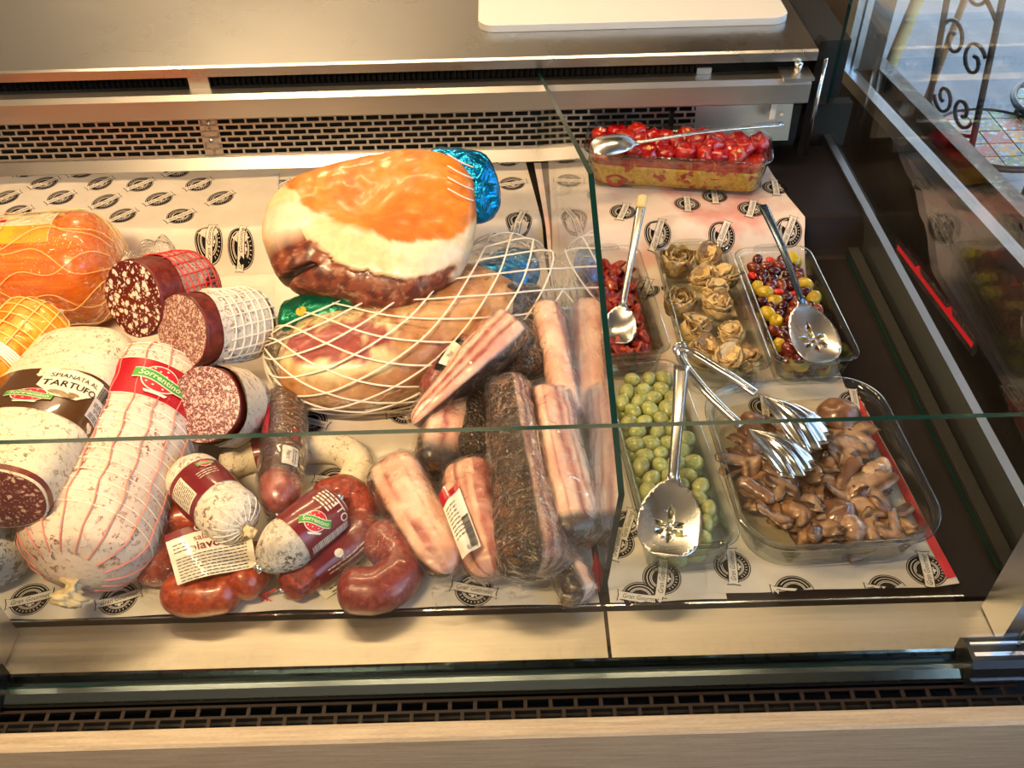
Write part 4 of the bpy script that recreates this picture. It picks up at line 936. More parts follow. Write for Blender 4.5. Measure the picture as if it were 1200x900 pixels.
# --- pointed white salami with burgundy label
b = Body(pix([(303, 666, .062), (348, 628, .066), (399, 588, .060)]), .031, caps=(.045, .022), bump=.02, bseed=19., capx=1.7)
t = thing('pointed_salami', 'white salami with a wide burgundy label on top of the paprika sausage', 'salami', P(350, 635, .035)); b.mesh('body', M['cas_dust'], t, 36, 40, rough=.0008, rs=90.)
bandpatch(t, b, .38, .90, M['label_burgundy'], .0010, name='label', n=10, m=48)
fa = facing(b, .6); SGN = 1. if np.dot(b.S(.5, fa+.1)-b.S(.5, fa-.1), -RM[1]) > 0 else -1.
fnl = lambda t0, a0, off=.0018: (lambda u, v, o=0.: b.S(t0+np.asarray(u, float)/b.L, fa+a0+np.asarray(v, float)/b.w*SGN, off+o))
fn = fnl(.56, .0); logo(t, fn, (0, 0), .022, -.75); fn = fnl(.79, 0.); words(t, fn, [('TTO', .014, (.002, -.008), .9, -1.57, .01)], M['white_ink']); smallprint(t, (lambda u, v, o=0.: fn(v, u, o)), [(.0, .024, -.010+.0042*k, .0022) for k in range(5)], M['white_ink'])
fn = fnl(.62, -SGN*.85); barcode(t, fn, (0, 0), .05, .010, M['white_ink'])
def clip(parent, p, d): V, F = tube([p-nz(d)*.004, p+nz(d)*.004], .0055, 10); return mobj('metal_clip', V, F, M['chrome'], parent)
clip(t, b.center(np.array([0.]))[0], b.frame(0.)[2]); clip(t, b.center(np.array([1.]))[0]+np.array([0, 0, .006]), b.frame(1.)[2])
# --- paprika sausage bent round, burgundy sleeve and white tag
b = Body(pix([(330, 692, .026), (372, 666, .028), (412, 634, .030), (424, 600, .030), (404, 576, .030), (368, 588, .028)]), .0205, caps=(.016, .014), bump=.03, bseed=21.)
t = thing('paprika_sausage', 'bent paprika red sausage in a burgundy sleeve with white tag', 'sausage', P(390, 650, 0)); b.mesh('body', M['saus_chor'], t, 60, 28, rough=.0016, rs=90.)
bandpatch(t, b, .17, .50, M['label_burgundy'], .0030, m=32, n=12, name='sleeve')
fa = facing(b, .35); SGN = 1. if np.dot(b.S(.3, fa+.1)-b.S(.3, fa-.1), -RM[1]) > 0 else -1.
fn = lambda u, v, o=0.: b.S(.36+np.asarray(u, float)/b.L, fa+np.asarray(v, float)/b.w*SGN, .0036+o); smallprint(t, fn, [(-.03, .04, -.012, .0012), (-.03, .03, -.008, .0012)], M['white_ink']); mobj('mark', *poly2(fn, ell(-.01, .0, .005, .004, 12), .0006), M['label_white'], t)
fq, w_, h_ = quadfn([P(365, 688, .020), P(432, 644, .022), P(440, 660, .006), P(382, 702, .006)]); lab_patch(t, fq, w_, h_, M['label_white'], 'tag', 10, 6); smallprint(t, fq, [(-w_*.35, w_*.3, .002-.005*k, .0014) for k in range(3)], M['ink'])
clip(t, b.center(np.array([0.]))[0], b.frame(0.)[2])
mb = MB()
for k in range(3): mb.tube(pix([(330, 688, .024), (316-k*6, 694+k*2, .012), (306+k*8, 706, .004)]), .0012, 5)
mb.build('string_ends', M['net_red'], t)
# --- dark red sausage bent in a clear bag
b = Body(pix([(396, 688, .029), (440, 692, .029), (468, 672, .029), (460, 645, .029), (436, 622, .029)]), .0270, caps=(.022, .022), bump=.02, bseed=23.)
t = thing('dark_sausage', 'dull dark red sausage bent double in a clear vacuum bag', 'sausage', P(440, 665, 0)); b.mesh('body', M['saus_dark'], t, 50, 30, rough=.0006, rs=80.)
V, F = heap(442, 662, .050, .056, .058, 5.); mobj('plastic_film', V, F, M['film'], t)
# ---------------------------------------------------------------- hams
def mixc(a, b, k): k = np.asarray(k)[..., None]; return np.asarray(a)*(1-k)+np.asarray(b)*k
def sm(x, a, b): t = np.clip((np.asarray(x)-a)/(b-a), 0, 1); return t*t*(3-2*t)
def polydist(p, poly):
    """Signed distance (inside positive) to an outline, in the outline's units."""
    p = np.asarray(p); poly = np.asarray(poly, float); d = np.full(len(p), 1e9)
    for i in range(len(poly)):
        a, b_ = poly[i], poly[(i+1) % len(poly)]; e = b_-a; t = np.clip(((p-a)@e)/(e@e+1e-12), 0, 1); d = np.minimum(d, np.linalg.norm(p-a-t[:, None]*e, axis=1))
    ins = np.array([inside(q, poly) for q in p]); return np.where(ins, d, -d)
# cured ham: an outline on a plane tipped to the customer, domed above and below
HC = P(435, 285, .175); HN = nz([-.04, -.48, .87])
hx = nz(np.cross(np.array([0, 1., 0]), HN)); hx = hx if hx[0] > 0 else -hx; hy = np.cross(HN, hx)
def h2(px, py): q = PN(px, py, HC, HN)-HC; return np.array([q@hx, q@hy])
outl = [(309, 285), (309, 262), (320, 236), (345, 214), (385, 197), (430, 187), (480, 180), (525, 186), (552, 205), (558, 235), (557, 265), (550, 295), (535, 322), (510, 345), (478, 362), (440, 366), (405, 356), (380, 350), (345, 342), (325, 330), (314, 310)]
O2 = np.array([h2(*p) for p in outl]); O2 = catmull(np.vstack([O2[-1], O2, O2[0], O2[1]]), 300)
O2 = O2[13:-27]; hc2 = O2.mean(0)
n = len(O2); levels = []
for k in np.r_[.004, .02, np.linspace(.07, math.pi-.07, 64), math.pi-.02, math.pi-.004]: levels.append((math.sin(k)**.62, math.cos(k)))
V = []; L2 = []
for s_, c in levels:
    z = (.042 if c > 0 else .075)*np.sign(c)*abs(c)**.85
    for q in O2:
        p2 = hc2+(q-hc2)*s_; L2.append(p2); V.append(HC+hx*p2[0]+hy*p2[1]+HN*z)
V = np.array(V); L2 = np.array(L2); zrel = (V-HC)@HN
V += HN*(fbm(V, 22., 3, 2)*.004)[:, None]
F = [(i*n+j, (i+1)*n+j, (i+1)*n+(j+1) % n, i*n+(j+1) % n) for i in range(len(levels)-1) for j in range(n)]
ora = [h2(*p) for p in [(338, 226), (352, 240), (362, 256), (395, 272), (425, 285), (452, 292), (490, 300), (520, 296), (546, 282), (566, 240), (566, 190), (480, 160), (340, 180), (318, 222)]]
mea = [h2(*p) for p in [(300, 322), (318, 300), (335, 288), (352, 287), (372, 298), (388, 312), (400, 322), (425, 332), (450, 336), (480, 340), (515, 332), (535, 318), (528, 345), (480, 372), (400, 372), (310, 345)]]
hole = [h2(*p) for p in [(326, 332), (345, 326), (368, 322), (374, 326), (352, 332), (330, 337)]]
wob = fbm(V, 45., 3, 5)*.010
ko = sm(polydist(L2, ora)+wob*.6, -.003, .003); km = sm(polydist(L2, mea)+wob*.5, -.003, .002); kh = sm(polydist(L2, hole), -.003, .002)
fatc = mixc(srgb('f0d3a4'), srgb('f3dcc0'), sm(fbm(V, 18., 3, 9), -.3, .3)); skin = mixc(srgb('e2862a'), srgb('c9701f'), sm(fbm(V, 26., 4, 3), -.25, .5)); skin = mixc(skin, srgb('b8480f'), sm(np.abs(fbm(V, 30., 3, 8)), .025, .0)*.4)
meat = mixc(srgb('8a4630'), srgb('55231a'), sm(fbm(V, 70., 4, 4), -.3, .4)); meat = mixc(meat, srgb('c99a78'), sm(fbm(V, 110., 4, 12), .2, .6)*.5)
col = mixc(fatc, skin, ko); col = mixc(col, meat, km); col = mixc(col, srgb('1d0d09'), kh); col = mixc(col, meat, sm(-zrel, .05, .065))
dent = km*.004+kh*.014; V = V-((V-HC)/np.linalg.norm(V-HC, axis=1)[:, None])*dent[:, None]
t = thing('cured_ham', 'big cured ham with orange skin and cream fat on top of the netted ham', 'ham', HC-np.array([0, 0, .09]))
V = np.vstack([V, V[:n].mean(0), V[-n:].mean(0)]); col = np.vstack([col, col[:n].mean(0), col[-n:].mean(0)]); nl = len(levels)*n
mobj('body', V, F+[(j, (j+1) % n, nl) for j in range(n)]+[(nl-n+(j+1) % n, nl-n+j, nl+1) for j in range(n)], M['paint_ham'], t, True, col=col)
# cut white strings at the shank end and the blue foil behind
mb = MB()
for k in range(4):
    pts = []
    for px in np.linspace(528, 556, 8):
        q = h2(px, 198+k*13+6*math.sin((px-528)/28*2)); s_ = HC+hx*q[0]+hy*q[1]; pts.append(s_+HN*(.040*max(0., 1-((px-470)/96)**4)+.003))
    mb.tube(pts, .0011, 5)
mb.build('string', M['net_white'], t)
b = Body([PN(498, 205, HC-HN*.012, HN), PN(540, 200, HC-HN*.015, HN), PN(556, 222, HC-HN*.02, HN), PN(561, 262, HC-HN*.03, HN)], .036, .030, caps=(.03, .03), bump=.05, bseed=3., up=HN)
b.mesh('foil', M['foil_blue'], t, 36, 36, rough=.006, rs=26.)
# netted ham in a clear bag below
b = Body(pix([(336, 412, .062), (400, 418, .066), (470, 405, .07), (540, 375, .075), (600, 342, .075)]), .082, .062, caps=(.06, .07), bump=.03, bseed=31.)
t = thing('netted_ham', 'boned ham in a clear bag and white diamond net under the cured ham', 'ham', P(460, 420, 0))
def hc(tt, hh, V):
    c = mixc(srgb('c0854c'), srgb('dca870'), sm(fbm(V, 20., 3, 3), -.3, .3)); c = mixc(c, srgb('8f5232'), sm(np.abs(fbm(V, 26., 3, 7)), .06, 0)*.7)
    q = (tt-.24)/.22; w = (hh-1.15)/.75; k = sm(1-np.sqrt(q*q+w*w)+fbm(V, 40., 3, 1)*.4, -.1, .15); c = mixc(c, srgb('ead7a0'), k); c = mixc(c, srgb('a4433a'), sm(1-np.sqrt(q*q*1.5+w*w*2.2)+fbm(V, 60., 3, 5)*.5, 0, .2)); return c
b.mesh('body', M['paint_ham'], t, 60, 64, colf=hc, rough=.003, rs=25.)
fo = Body(pix([(330, 372, .10), (365, 362, .115), (420, 352, .12)]), .030, .016, caps=(.012, .02), bump=.05, bseed=4.); fo.mesh('green_foil', M['foil_green'], t, 24, 26, rough=.004, rs=40.)
mobj('foil_spot', *poly2(fo.lab(.36, facing(fo, .36), 1, 0, .002), ell(0, 0, .006, .006, 14)), M['label_yellow'], t)
fo = Body(pix([(536, 352, .085), (575, 335, .088), (618, 306, .075)]), .038, .034, caps=(.03, .03), bump=.06, bseed=5.); fo.mesh('blue_foil', M['foil_blue'], t, 30, 34, rough=.006, rs=28.)
bg = Body(pix([(316, 406, .070), (400, 416, .066), (480, 402, .07), (560, 362, .075), (632, 312, .070)]), .090, .068, caps=(.12, .05), bump=.02, bseed=31.)
bg.mesh('bag', M['film'], t, 44, 48, rough=.003, rs=35., off=.001)
diamonds(bg, .004, .99, 15, 2.9, .0013, .0035, 90).build('net', M['net_white'], t)
e0 = bg.center(np.array([.0]))[0]; A_, B_, T_ = bg.frame(.0)
q = Body([e0+T_*.016, e0-T_*.004, e0-T_*.016+np.array([0, 0, .004])], .012, caps=(.004, .004), bump=.12); q.mesh('net_tie', M['net_white'], t, 14, 20, rough=.002, rs=200.)
flap(t, P(606, 330, .11), P(622, 268, .10)-P(606, 330, .11), np.array([1., .2, 0]), .026, .075, 4, 'bag', 'bag_flap')
# ---------------------------------------------------------------- vacuum packed pork belly
PK, LEAN, FAT, CRUST, RIND = srgb('e8ae98'), srgb('93292a'), srgb('f3cfba'), srgb('3a1f10'), srgb('6b3a1c')
def belly(name, label, pts, w, h, roll, crust, stripes, caps=(.02, .02), e=2.9, base='paint_bacon', film_off=.0035, seed=0, endflap=True, filmamp=.0035, wf=None, gold=.25, flapl=.03):
    """Slab of cured belly: crust(y, z, t) marks peppered sides; stripes: across positions of lean streaks on the cut sides."""
    b = Body(pix(pts), w, h, caps=caps, roll=math.radians(roll), e=e, bump=.035, bseed=seed, wf=wf, capx=2.6)
    t = thing(name, label, 'pork belly', np.mean(pix(pts), axis=0)-np.array([0, 0, max(w, h)*.6]), 'vacuum packed pork belly pieces')
    def cf(tt, hh, V):
        cy, cz = np.cos(hh), np.sin(hh); ex = 2/e; y = np.sign(cy)*np.abs(cy)**ex; z = np.sign(cz)*np.abs(cz)**ex
        n1 = fbm(V, 30., 3, seed); c = mixc(PK, FAT, sm(n1, -.3, .4))
        ax = stripes[0]; v = y if ax == 'y' else z
        for pos, wd, amt in stripes[1:]:
            c = mixc(c, LEAN, amt*sm(wd-np.abs(v-pos+.07*n1+.06*np.sin(tt*5+seed)), -.03, .05)*(.75+.25*sm(fbm(V, 80., 2, seed+2), -.3, .2)))
        cc = mixc(CRUST, srgb('8a5a1c'), sm(fbm(V, 55., 3, seed+4), .5-gold, .75-gold*.5)); cc = mixc(cc, srgb('17100c'), sm(fbm(V, 90., 3, seed+9), .0, .35))
        return mixc(c, cc, np.clip(crust(y, z, tt), 0, 1))
    b.mesh('meat', M['paint_bacon'] if base == 'paint_bacon' else M[base], t, 54, 64, colf=cf, rough=.0018, rs=60., seed=seed)
    film(b, t, film_off, 34, 34, filmamp, seed)
    if endflap:
        A_, B_, T_ = b.frame(1.); flap(t, b.center(np.array([.99]))[0]+T_*.001, T_, A_, w*.95, flapl, seed)
    return t, b
S_ = lambda v, a, b_: sm(v, a, b_)
# peppered block at the back
belly('peppered_belly', 'upright pepper crusted pork piece against the blue foil', [(603, 338, .105), (607, 385, .075), (612, 440, .05)], .036, .030, 20, lambda y, z, t: np.ones_like(y), ('y', (0, .0, 0.)), seed=1, base='pepper', gold=.5, caps=(.012, .02), endflap=False)
# wedge of streaky pancetta with dark crust side
b1c = lambda y, z, t: S_(y, .45, .75)
belly('streaky_wedge', 'streaky pink pancetta wedge with black pepper crust, lying across the pile', [(484, 497, .06), (545, 440, .085), (604, 386, .105)], .030, .040, -14, lambda y, z, t: S_(y-z*.45, .30, .42), ('y', (.18, .10, .95), (-.30, .12, .95), (-.75, .08, .8)), seed=2, caps=(.03, .010), wf=lambda t: .38+.62*np.clip(t/.75, 0, 1), endflap=False)
belly('peppered_belly', 'dark pepper crusted end of pork behind the streaky wedge', [(598, 385, .085), (612, 415, .075), (628, 445, .06)], .034, .032, 30, lambda y, z, t: np.ones_like(y), ('y', (0, 0., 0.)), seed=3, base='pepper', gold=.18, caps=(.02, .025), endflap=False)
belly('belly_end', 'pink belly end with peppered edge tucked under the streaky wedge', [(532, 470, .04), (520, 510, .04), (508, 556, .03)], .030, .030, 15, lambda y, z, t: S_(t, .62, .85)+S_(y, .7, .95)*.6, ('y', (.1, .14, .9),), seed=4, caps=(.015, .022), endflap=False)
belly('belly_end', 'blackish peppered belly end beside the long peppered piece', [(566, 462, .035), (556, 500, .035), (546, 545, .028)], .026, .028, 10, lambda y, z, t: np.ones_like(y), ('y', (0, 0., 0.)), seed=5, base='pepper', gold=.15, caps=(.015, .02), endflap=False)
# packed jowl, shiny, dark rind on its left side
belly('packed_jowl', 'shiny vacuum packed pink pork jowl with dark rind along one side', [(455, 542, .045), (485, 600, .043), (528, 672, .034)], .038, .030, -18, lambda y, z, t: S_(y, .55, .75), ('y', (.18, .07, .95), (-.05, .05, .9), (-.45, .04, .6)), seed=6, caps=(.05, .055), filmamp=.004, wf=lambda t: 1-.28*t)
# slimmer piece with a paper label and bar code
t, b = belly('labelled_pancetta', 'slim pink pancetta piece with white weight label and bar code', [(548, 545, .050), (556, 600, .048), (578, 676, .036)], .033, .028, -25, lambda y, z, t: 0*y, ('y', (.22, .09, .95), (-.75, .28, .8), (.85, .1, .8), (-.2, .05, .6)), seed=7, caps=(.035, .03), wf=lambda t: 1-.2*t)
fq, w_, h_ = quadfn([P(518, 572, .082), P(536, 566, .084), P(561, 632, .074), P(545, 650, .072)])
fq, w_, h_ = quadfn([P(517, 590, .078), P(535, 563, .084), P(563, 638, .074), P(542, 656, .072)])
lab_patch(t, fq, w_, h_, M['label_white'], 'label', 8, 12); mb = MB(); mb.add(*patch(lambda u, v: fq(u, v, .0006), -w_/2, w_/2, h_*.40, h_*.5, 5, 3)); mb.build('red_band', M['label_red'], t)
barcode(t, fq, (w_*.28, -h_*.22), .035, .012, M['ink'], o=.001, vert=True); words(t, fq, [('0,30kg', .0075, (w_*.16, -h_*.43), .9, 0, .0)], M['ink'], o=.001); smallprint(t, fq, [(-w_*.42, w_*.1, h_*.3-.005*k, .0011) for k in range(9)], M['ink'], o=.001)
mobj('red_corner', *patch(lambda u, v: fq(u, v, .0012), -w_*.5, -w_*.05, h_*.43, h_*.62, 4, 4), M['label_red'], t)
# long peppered piece with a big crusted heel
belly('long_peppered_belly', 'long pepper crusted pork belly with streaky side and bulging heel', [(594, 445, .105), (605, 520, .085), (618, 600, .062), (628, 676, .045)], .040, .036, -26, lambda y, z, t: S_(.70+y, .0, .12), ('z', (.25, .14, .9), (-.25, .14, .8), (.7, .08, .8)), seed=8, base='pepper', caps=(.02, .03), gold=.32, wf=lambda t: .62+.5*np.clip(t, 0, 1)**1.3, filmamp=.004, flapl=.022)
# long streaky slab leaning towards the divider
t, b = belly('long_streaky_belly', 'long streaky pork belly with grey wrinkled end leaning by the divider', [(640, 462, .085), (655, 540, .072), (676, 640, .045)], .030, .030, 20, lambda y, z, t: S_(t, .84, .9)+S_(y, .78, .95), ('y', (.05, .12, .9), (-.35, .05, .7), (.55, .05, .6), (-.7, .06, .7)), seed=9, caps=(.012, .025), filmamp=.0025, wf=lambda t: .92+.16*t, endflap=False)
fn = b.lab(.52, facing(b, .5)-.75, 1, 0, .0045); lab_patch(t, fn, .07, .010, M['label_white'], 'label'); fn = b.lab(.72, facing(b, .5)-.75, 1, 0, .0046); lab_patch(t, fn, .014, .012, M['label_red'], 'red_tab')
belly('thin_belly', 'thin pale pork belly strip standing along the glass divider', [(638, 360, .095), (652, 420, .080), (668, 500, .055)], .020, .026, 0, lambda y, z, t: 0*y, ('y', (-.75, .2, .7),), seed=10, caps=(.02, .02), endflap=False, filmamp=.003)
belly('small_belly', 'small dark edged pork piece with red card at the deck lip', [(650, 640, .03), (668, 675, .024), (682, 703, .020)], .020, .020, 10, lambda y, z, t: S_(y+.2, 0, .3), ('y', (-.7, .1, .5),), seed=11, caps=(.012, .012), endflap=False, gold=.3)
lf = f2; a0, a1 = P(690, 660), P(709, 708)
mobjc = thing('red_card', 'red card lying on the paper at the foot of the divider', 'card', (a0[0], a1[1], 0))
mobj('card', *poly2(f2, [(a0[0]-.004, .606), (.094, .606), (.094, .66), (a0[0]+.012, .68)], .0015), M['red_ink'], mobjc, False)
# small tied salami end with its label, half hidden behind the wedge
b = Body(pix([(556, 398, .10), (528, 425, .09), (505, 470, .07)]), .024, .018, caps=(.016, .02), bump=.03, bseed=33.)
t = thing('packed_salami_end', 'dark red salami end with a small black and white label behind the wedge', 'salami', P(530, 430, .05)); b.mesh('body', M['saus_dark'], t, 30, 28)
fn = b.lab(.42, facing(b, .45)-.25, 1, 0, .0012); lab_patch(t, fn, .052, .020, M['ink'], 'label'); lab_patch(t, lambda u, v, o=0.: fn(u, v, o+.0005), .034, .014, M['label_white'], 'label_panel'); words(t, fn, [('30g', .007, (0, 0), .9, 0, 0)], M['ink'], o=.0011)
film(b, t, .0035, 26, 24, .004, 9); flap(t, b.center(np.array([.96]))[0], b.frame(1.)[2], b.frame(1.)[0], .024, .035, 7)
# ---------------------------------------------------------------- glass dishes
class Dish:
    def __init__(s, name, label, rim, zr, hgt, rad=.02, slope=.012, tabs=True, th=.004, zb=None, group=None):
        c = [P(x, y, zr) for x, y in rim]                  # rear-left, rear-right, front-right, front-left of the rim
        s.c = np.mean(c, axis=0); v = nz((c[0]+c[1])-(c[2]+c[3])); v[2] = 0; s.v = nz(v); s.u = np.array([s.v[1], -s.v[0], 0])
        s.w = (abs((c[1]-c[0])@s.u)+abs((c[2]-c[3])@s.u))/2; s.l = float(np.linalg.norm((c[0]+c[1]-c[2]-c[3])/2))
        s.zb = zr-hgt if zb is None else zb; s.h = zr-s.zb; s.rad = rad; s.slope = slope; s.th = th
        s.t = thing(name, label, 'glass dish', s.at(0, 0, 0), group)
        prof = [(slope+.006, 0.), (slope+.001, .003), (slope-.001, .009)]+[(slope*(1-k)+.004*k, .009+(s.h-.017)*k) for k in np.linspace(.15, 1, 5)]
        prof += [(.0005, s.h-.005), (-.002, s.h-.002), (-.001, s.h), (.003, s.h+.0005), (.0065, s.h-.002)]+[(slope*(1-k)+.004*k+th, .009+(s.h-.017)*k) for k in np.linspace(1, .05, 5)]+[(slope+th+.004, th+.0015), (slope+th+.012, th)]
        V = []; 
        for i, z in prof:
            for x, y in rrect(s.w-2*i, s.l-2*i, max(rad-i*.35, .008), 7): V.append(s.at(x, y, z))
        n = len(rrect(1, 1, .1, 7)); K = len(prof)
        F = [(a*n+j, a*n+(j+1) % n, (a+1)*n+(j+1) % n, (a+1)*n+j) for a in range(K-1) for j in range(n)]+[list(range(n))[::-1], [(K-1)*n+j for j in range(n)]]
        mobj('bowl', V, F, M['dish'], s.t)
        if tabs:
            for e in (-1, 1):
                o = [(-.028, 0), (-.024, .010), (-.012, .0135), (.012, .0135), (.024, .010), (.028, 0)]
                m_ = len(o); V = [s.at(x, e*(s.l/2-.004+y), s.h-.001) for x, y in o]+[s.at(x, e*(s.l/2-.004+y*.95), s.h-.006) for x, y in o]
                mobj('handle', V, [list(range(m_)), list(range(2*m_-1, m_-1, -1))]+[(j, (j+1) % m_, m_+(j+1) % m_, m_+j) for j in range(m_)], M['dish'], s.t, False)
    def at(s, x, y, z): return s.c*np.array([1, 1, 0])+s.u*x+s.v*y+np.array([0, 0, s.zb+z])
    def inset(s, z): k = min(1, max(0, (z-.009)/(s.h-.017))); return s.slope*(1-k)+.004*k+s.th+.0008
    def half(s, z): i = s.inset(z); return s.w/2-i, s.l/2-i
    def fill(s, name, mat, z, parent=None, dome=0., rough=0., z0=None, seed=0):
        """Body of content filling the dish up to z."""
        rows = []; zz = np.linspace(s.th+.002 if z0 is None else z0, z, 6); V = []
        for k in zz:
            i = s.inset(k)+.0004
            V += [s.at(x, y, k) for x, y in rrect(s.w-2*i, s.l-2*i, max(s.rad-i*.35, .006), 7)]
        n = 32; i = s.inset(z)+.0004
        for q in (.92, .8, .6, .4, .2, .05): V += [s.at(x*q, y*q, z+dome*(1-q**2)) for x, y in rrect(s.w-2*i, s.l-2*i, max(s.rad-i*.35, .006), 7)]
        V = np.array(V); K = len(V)//n
        if rough: V[6*n:, 2] += fbm(V[6*n:], 45., 3, seed)*rough
        F = [(a*n+j, a*n+(j+1) % n, (a+1)*n+(j+1) % n, (a+1)*n+j) for a in range(K-1) for j in range(n)]+[list(range(n))[::-1], [(K-1)*n+j for j in range(n)]]
        return mobj(name, V, F, mat, parent)
    def surface(s, name, mat, z, label, cat):
        i = s.inset(z)+.0006; pts = rrect(s.w-2*i, s.l-2*i, max(s.rad-i*.35, .006), 7); V, F = fill2(pts, (), [(x, y) for x in np.arange(-.15, .15, .02) for y in np.arange(-.2, .2, .02)])
        o = mobj(name, [s.at(x, y, z) for x, y in V], F, mat); return setp(o, label, cat, None, 'stuff')
    def spots(s, z, pitch, r, jit=.12):
        hu, hv = s.half(z); hu -= r; hv -= r; out = []; j = 0; y = -hv
        while y <= hv:
            x = -hu+(pitch/2 if j % 2 else 0)
            while x <= hu+1e-6:
                cx, cy = abs(x)-(hu-.010), abs(y)-(hv-.010)
                if not (cx > 0 and cy > 0 and cx*cx+cy*cy > .0001): out.append((x+random.uniform(-jit, jit)*pitch*.5*(abs(x) < hu-.003), y+random.uniform(-jit, jit)*pitch*.5))
                x += pitch
            y += pitch*.88; j += 1
        return out
G = 'glass dishes in the antipasto bay'
d_tom = Dish('glass_dish', 'glass loaf dish of tomato bake standing on the rear step', [(683, 151), (908, 143), (899, 181), (688, 191)], .128, .072, .028, .010, zb=SHELF+.0045, group=G)
d_dry = Dish('glass_dish', 'glass loaf dish of dried tomatoes beside the glass divider', [(664, 290), (746, 288), (790, 414), (690, 416)], .062, .060, .022, .010, zb=.0045, group=G)
d_art = Dish('glass_dish', 'glass loaf dish of artichokes between dried tomatoes and mixed olives', [(766, 284), (852, 282), (908, 432), (804, 434)], .062, .060, .022, .010, zb=.0045, group=G)
d_mix = Dish('glass_dish', 'glass loaf dish of mixed dark and yellow olives', [(861, 291), (945, 287), (1013, 420), (909, 425)], .062, .060, .022, .010, zb=.0045, group=G)
d_grn = Dish('glass_dish', 'long glass dish of green olives beside the glass divider', [(708, 425), (787, 423), (880, 640), (752, 642)], .066, .062, .022, .006, zb=.0062, group=G)
d_mus = Dish('glass_dish', 'wide glass baking dish of mushrooms in oil', [(819, 447), (1022, 442), (1126, 636), (874, 642)], .066, .058, .055, .013, zb=.0085, group=G)
# handles of the wide dish reach further
# ---------------------------------------------------------------- olives
def ball_mesh(name, mat, a, b_, c, nu=14, nv=10, fn=None, extra=None):
    V = [(0, 0, -c)]; F = []
    for i in range(1, nv):
        p = -math.pi/2+math.pi*i/nv
        for j in range(nu):
            q = 2*math.pi*j/nu; V.append((a*math.cos(p)*math.cos(q), b_*math.cos(p)*math.sin(q), c*math.sin(p)))
    V.append((0, 0, c)); N = len(V)-1; V = np.array(V, float)
    if fn is not None: V = fn(V)
    for j in range(nu): F += [(0, 1+(j+1) % nu, 1+j), (N, N-nu+j, N-nu+(j+1) % nu)]
    for i in range(nv-2):
        for j in range(nu): F.append((1+i*nu+j, 1+i*nu+(j+1) % nu, 1+(i+1)*nu+(j+1) % nu, 1+(i+1)*nu+j))
    me = bpy.data.meshes.new(name); me.from_pydata(V.tolist(), [], F)
    for m_ in (mat if isinstance(mat, list) else [mat]): me.materials.append(m_)
    me.polygons.foreach_set('use_smooth', [True]*len(me.polygons)); return me
def olive_shape(V): V = V.copy(); V[:, 0] *= 1-.10*(V[:, 2]/.012); V[:, 1] *= 1-.10*(V[:, 2]/.012); return V
def pit_mesh(name, mat):
    def f(V):
        V = olive_shape(V); k = V[:, 2] > .0085; V[k, 2] = .0085-(.012-V[k, 2])*0-.004*(np.hypot(V[k, 0], V[k, 1]) < .0035); return V
    return ball_mesh(name, mat, .0095, .0095, .012, 14, 12, f)
me_g = ball_mesh('olive', M['olive_green'], .0102, .0102, .0132, 16, 12, olive_shape)
def rnd_lie(): return (math.pi/2+random.uniform(-.5, .5), random.uniform(-.3, .3), random.uniform(0, 6.28))
me_gd = ball_mesh('olive', M['olive_green'], .0095, .0095, .0120, 16, 12, olive_shape)
n_ = 0
for li, z in enumerate((.0165, .0335, .0495)):
    for x, y in d_grn.spots(z, .0212, .0102, .25):
        hu, hv = d_grn.half(z)
        if li == 0 and not (y < -hv+.05 or abs(x) > hu-.026): continue
        if li == 1 and not (y < -hv+.045 or abs(x) > hu-.024) and random.random() < .25: continue
        q = d_grn.at(x, y, z+random.uniform(-.002, .002)); k = random.uniform(.93, 1.06); n_ += 1
        if n_ > 290: break
        o = inst('green_olive', me_g if random.random() < .7 else me_gd, q, rnd_lie(), (k, k, k)); setp(o, 'plump green olive in the long glass dish of brine', 'olive', 'green olives in brine')
d_grn.surface('olive_brine', M['oil'], .0535, 'clear brine around the green olives', 'brine')
kinds = [('dark_olive', 'glossy purple black olive among the mixed olives', ball_mesh('olive', M['olive_dark'], .0078, .0078, .0105, 14, 10, olive_shape), 46, 'purple black olives'),
         ('yellow_olive', 'yellow green olive among the mixed olives', ball_mesh('olive', M['olive_yellow'], .0108, .0108, .0140, 14, 10, olive_shape), 22, 'yellow green olives'),
         ('pitted_olive', 'pitted yellow olive showing its hole among the mixed olives', pit_mesh('olive', M['olive_yellow']), 8, 'pitted yellow olives'),
         ('brown_olive', 'brown red olive among the mixed olives', ball_mesh('olive', M['olive_brown'], .0085, .0085, .0115, 14, 10, olive_shape), 18, 'brown red olives'),
         ('pepper_piece', 'bright red pepper piece among the mixed olives', ball_mesh('pepper', M['pepper_red'], .006, .0045, .009, 10, 8), 10, 'red pepper pieces')]
wts = [k[3] for k in kinds]
for li, z in enumerate((.016, .031, .045)):
    for x, y in d_mix.spots(z, .0184, .0090, .3):
        hu, hv = d_mix.half(z)
        if li < 2 and not (y < -hv+.04 or abs(x) > hu-.022): continue
        nm, lb, me, _, gr = random.choices(kinds, wts)[0]
        q = d_mix.at(x, y, z+random.uniform(-.002, .003)-(0.006 if nm == 'pepper_piece' and 0 else 0)); k = random.uniform(.92, 1.06)
        rt = rnd_lie() if nm != 'pitted_olive' else (random.uniform(-.7, .9), random.uniform(-.5, .5), random.uniform(0, 6.28))
        setp(inst(nm, me, q, rt, (k, k, k)), lb, 'olive' if 'olive' in nm else 'pepper piece', gr)
d_mix.surface('olive_oil', M['oil_brown'], .036, 'dark oil around the mixed olives', 'oil')
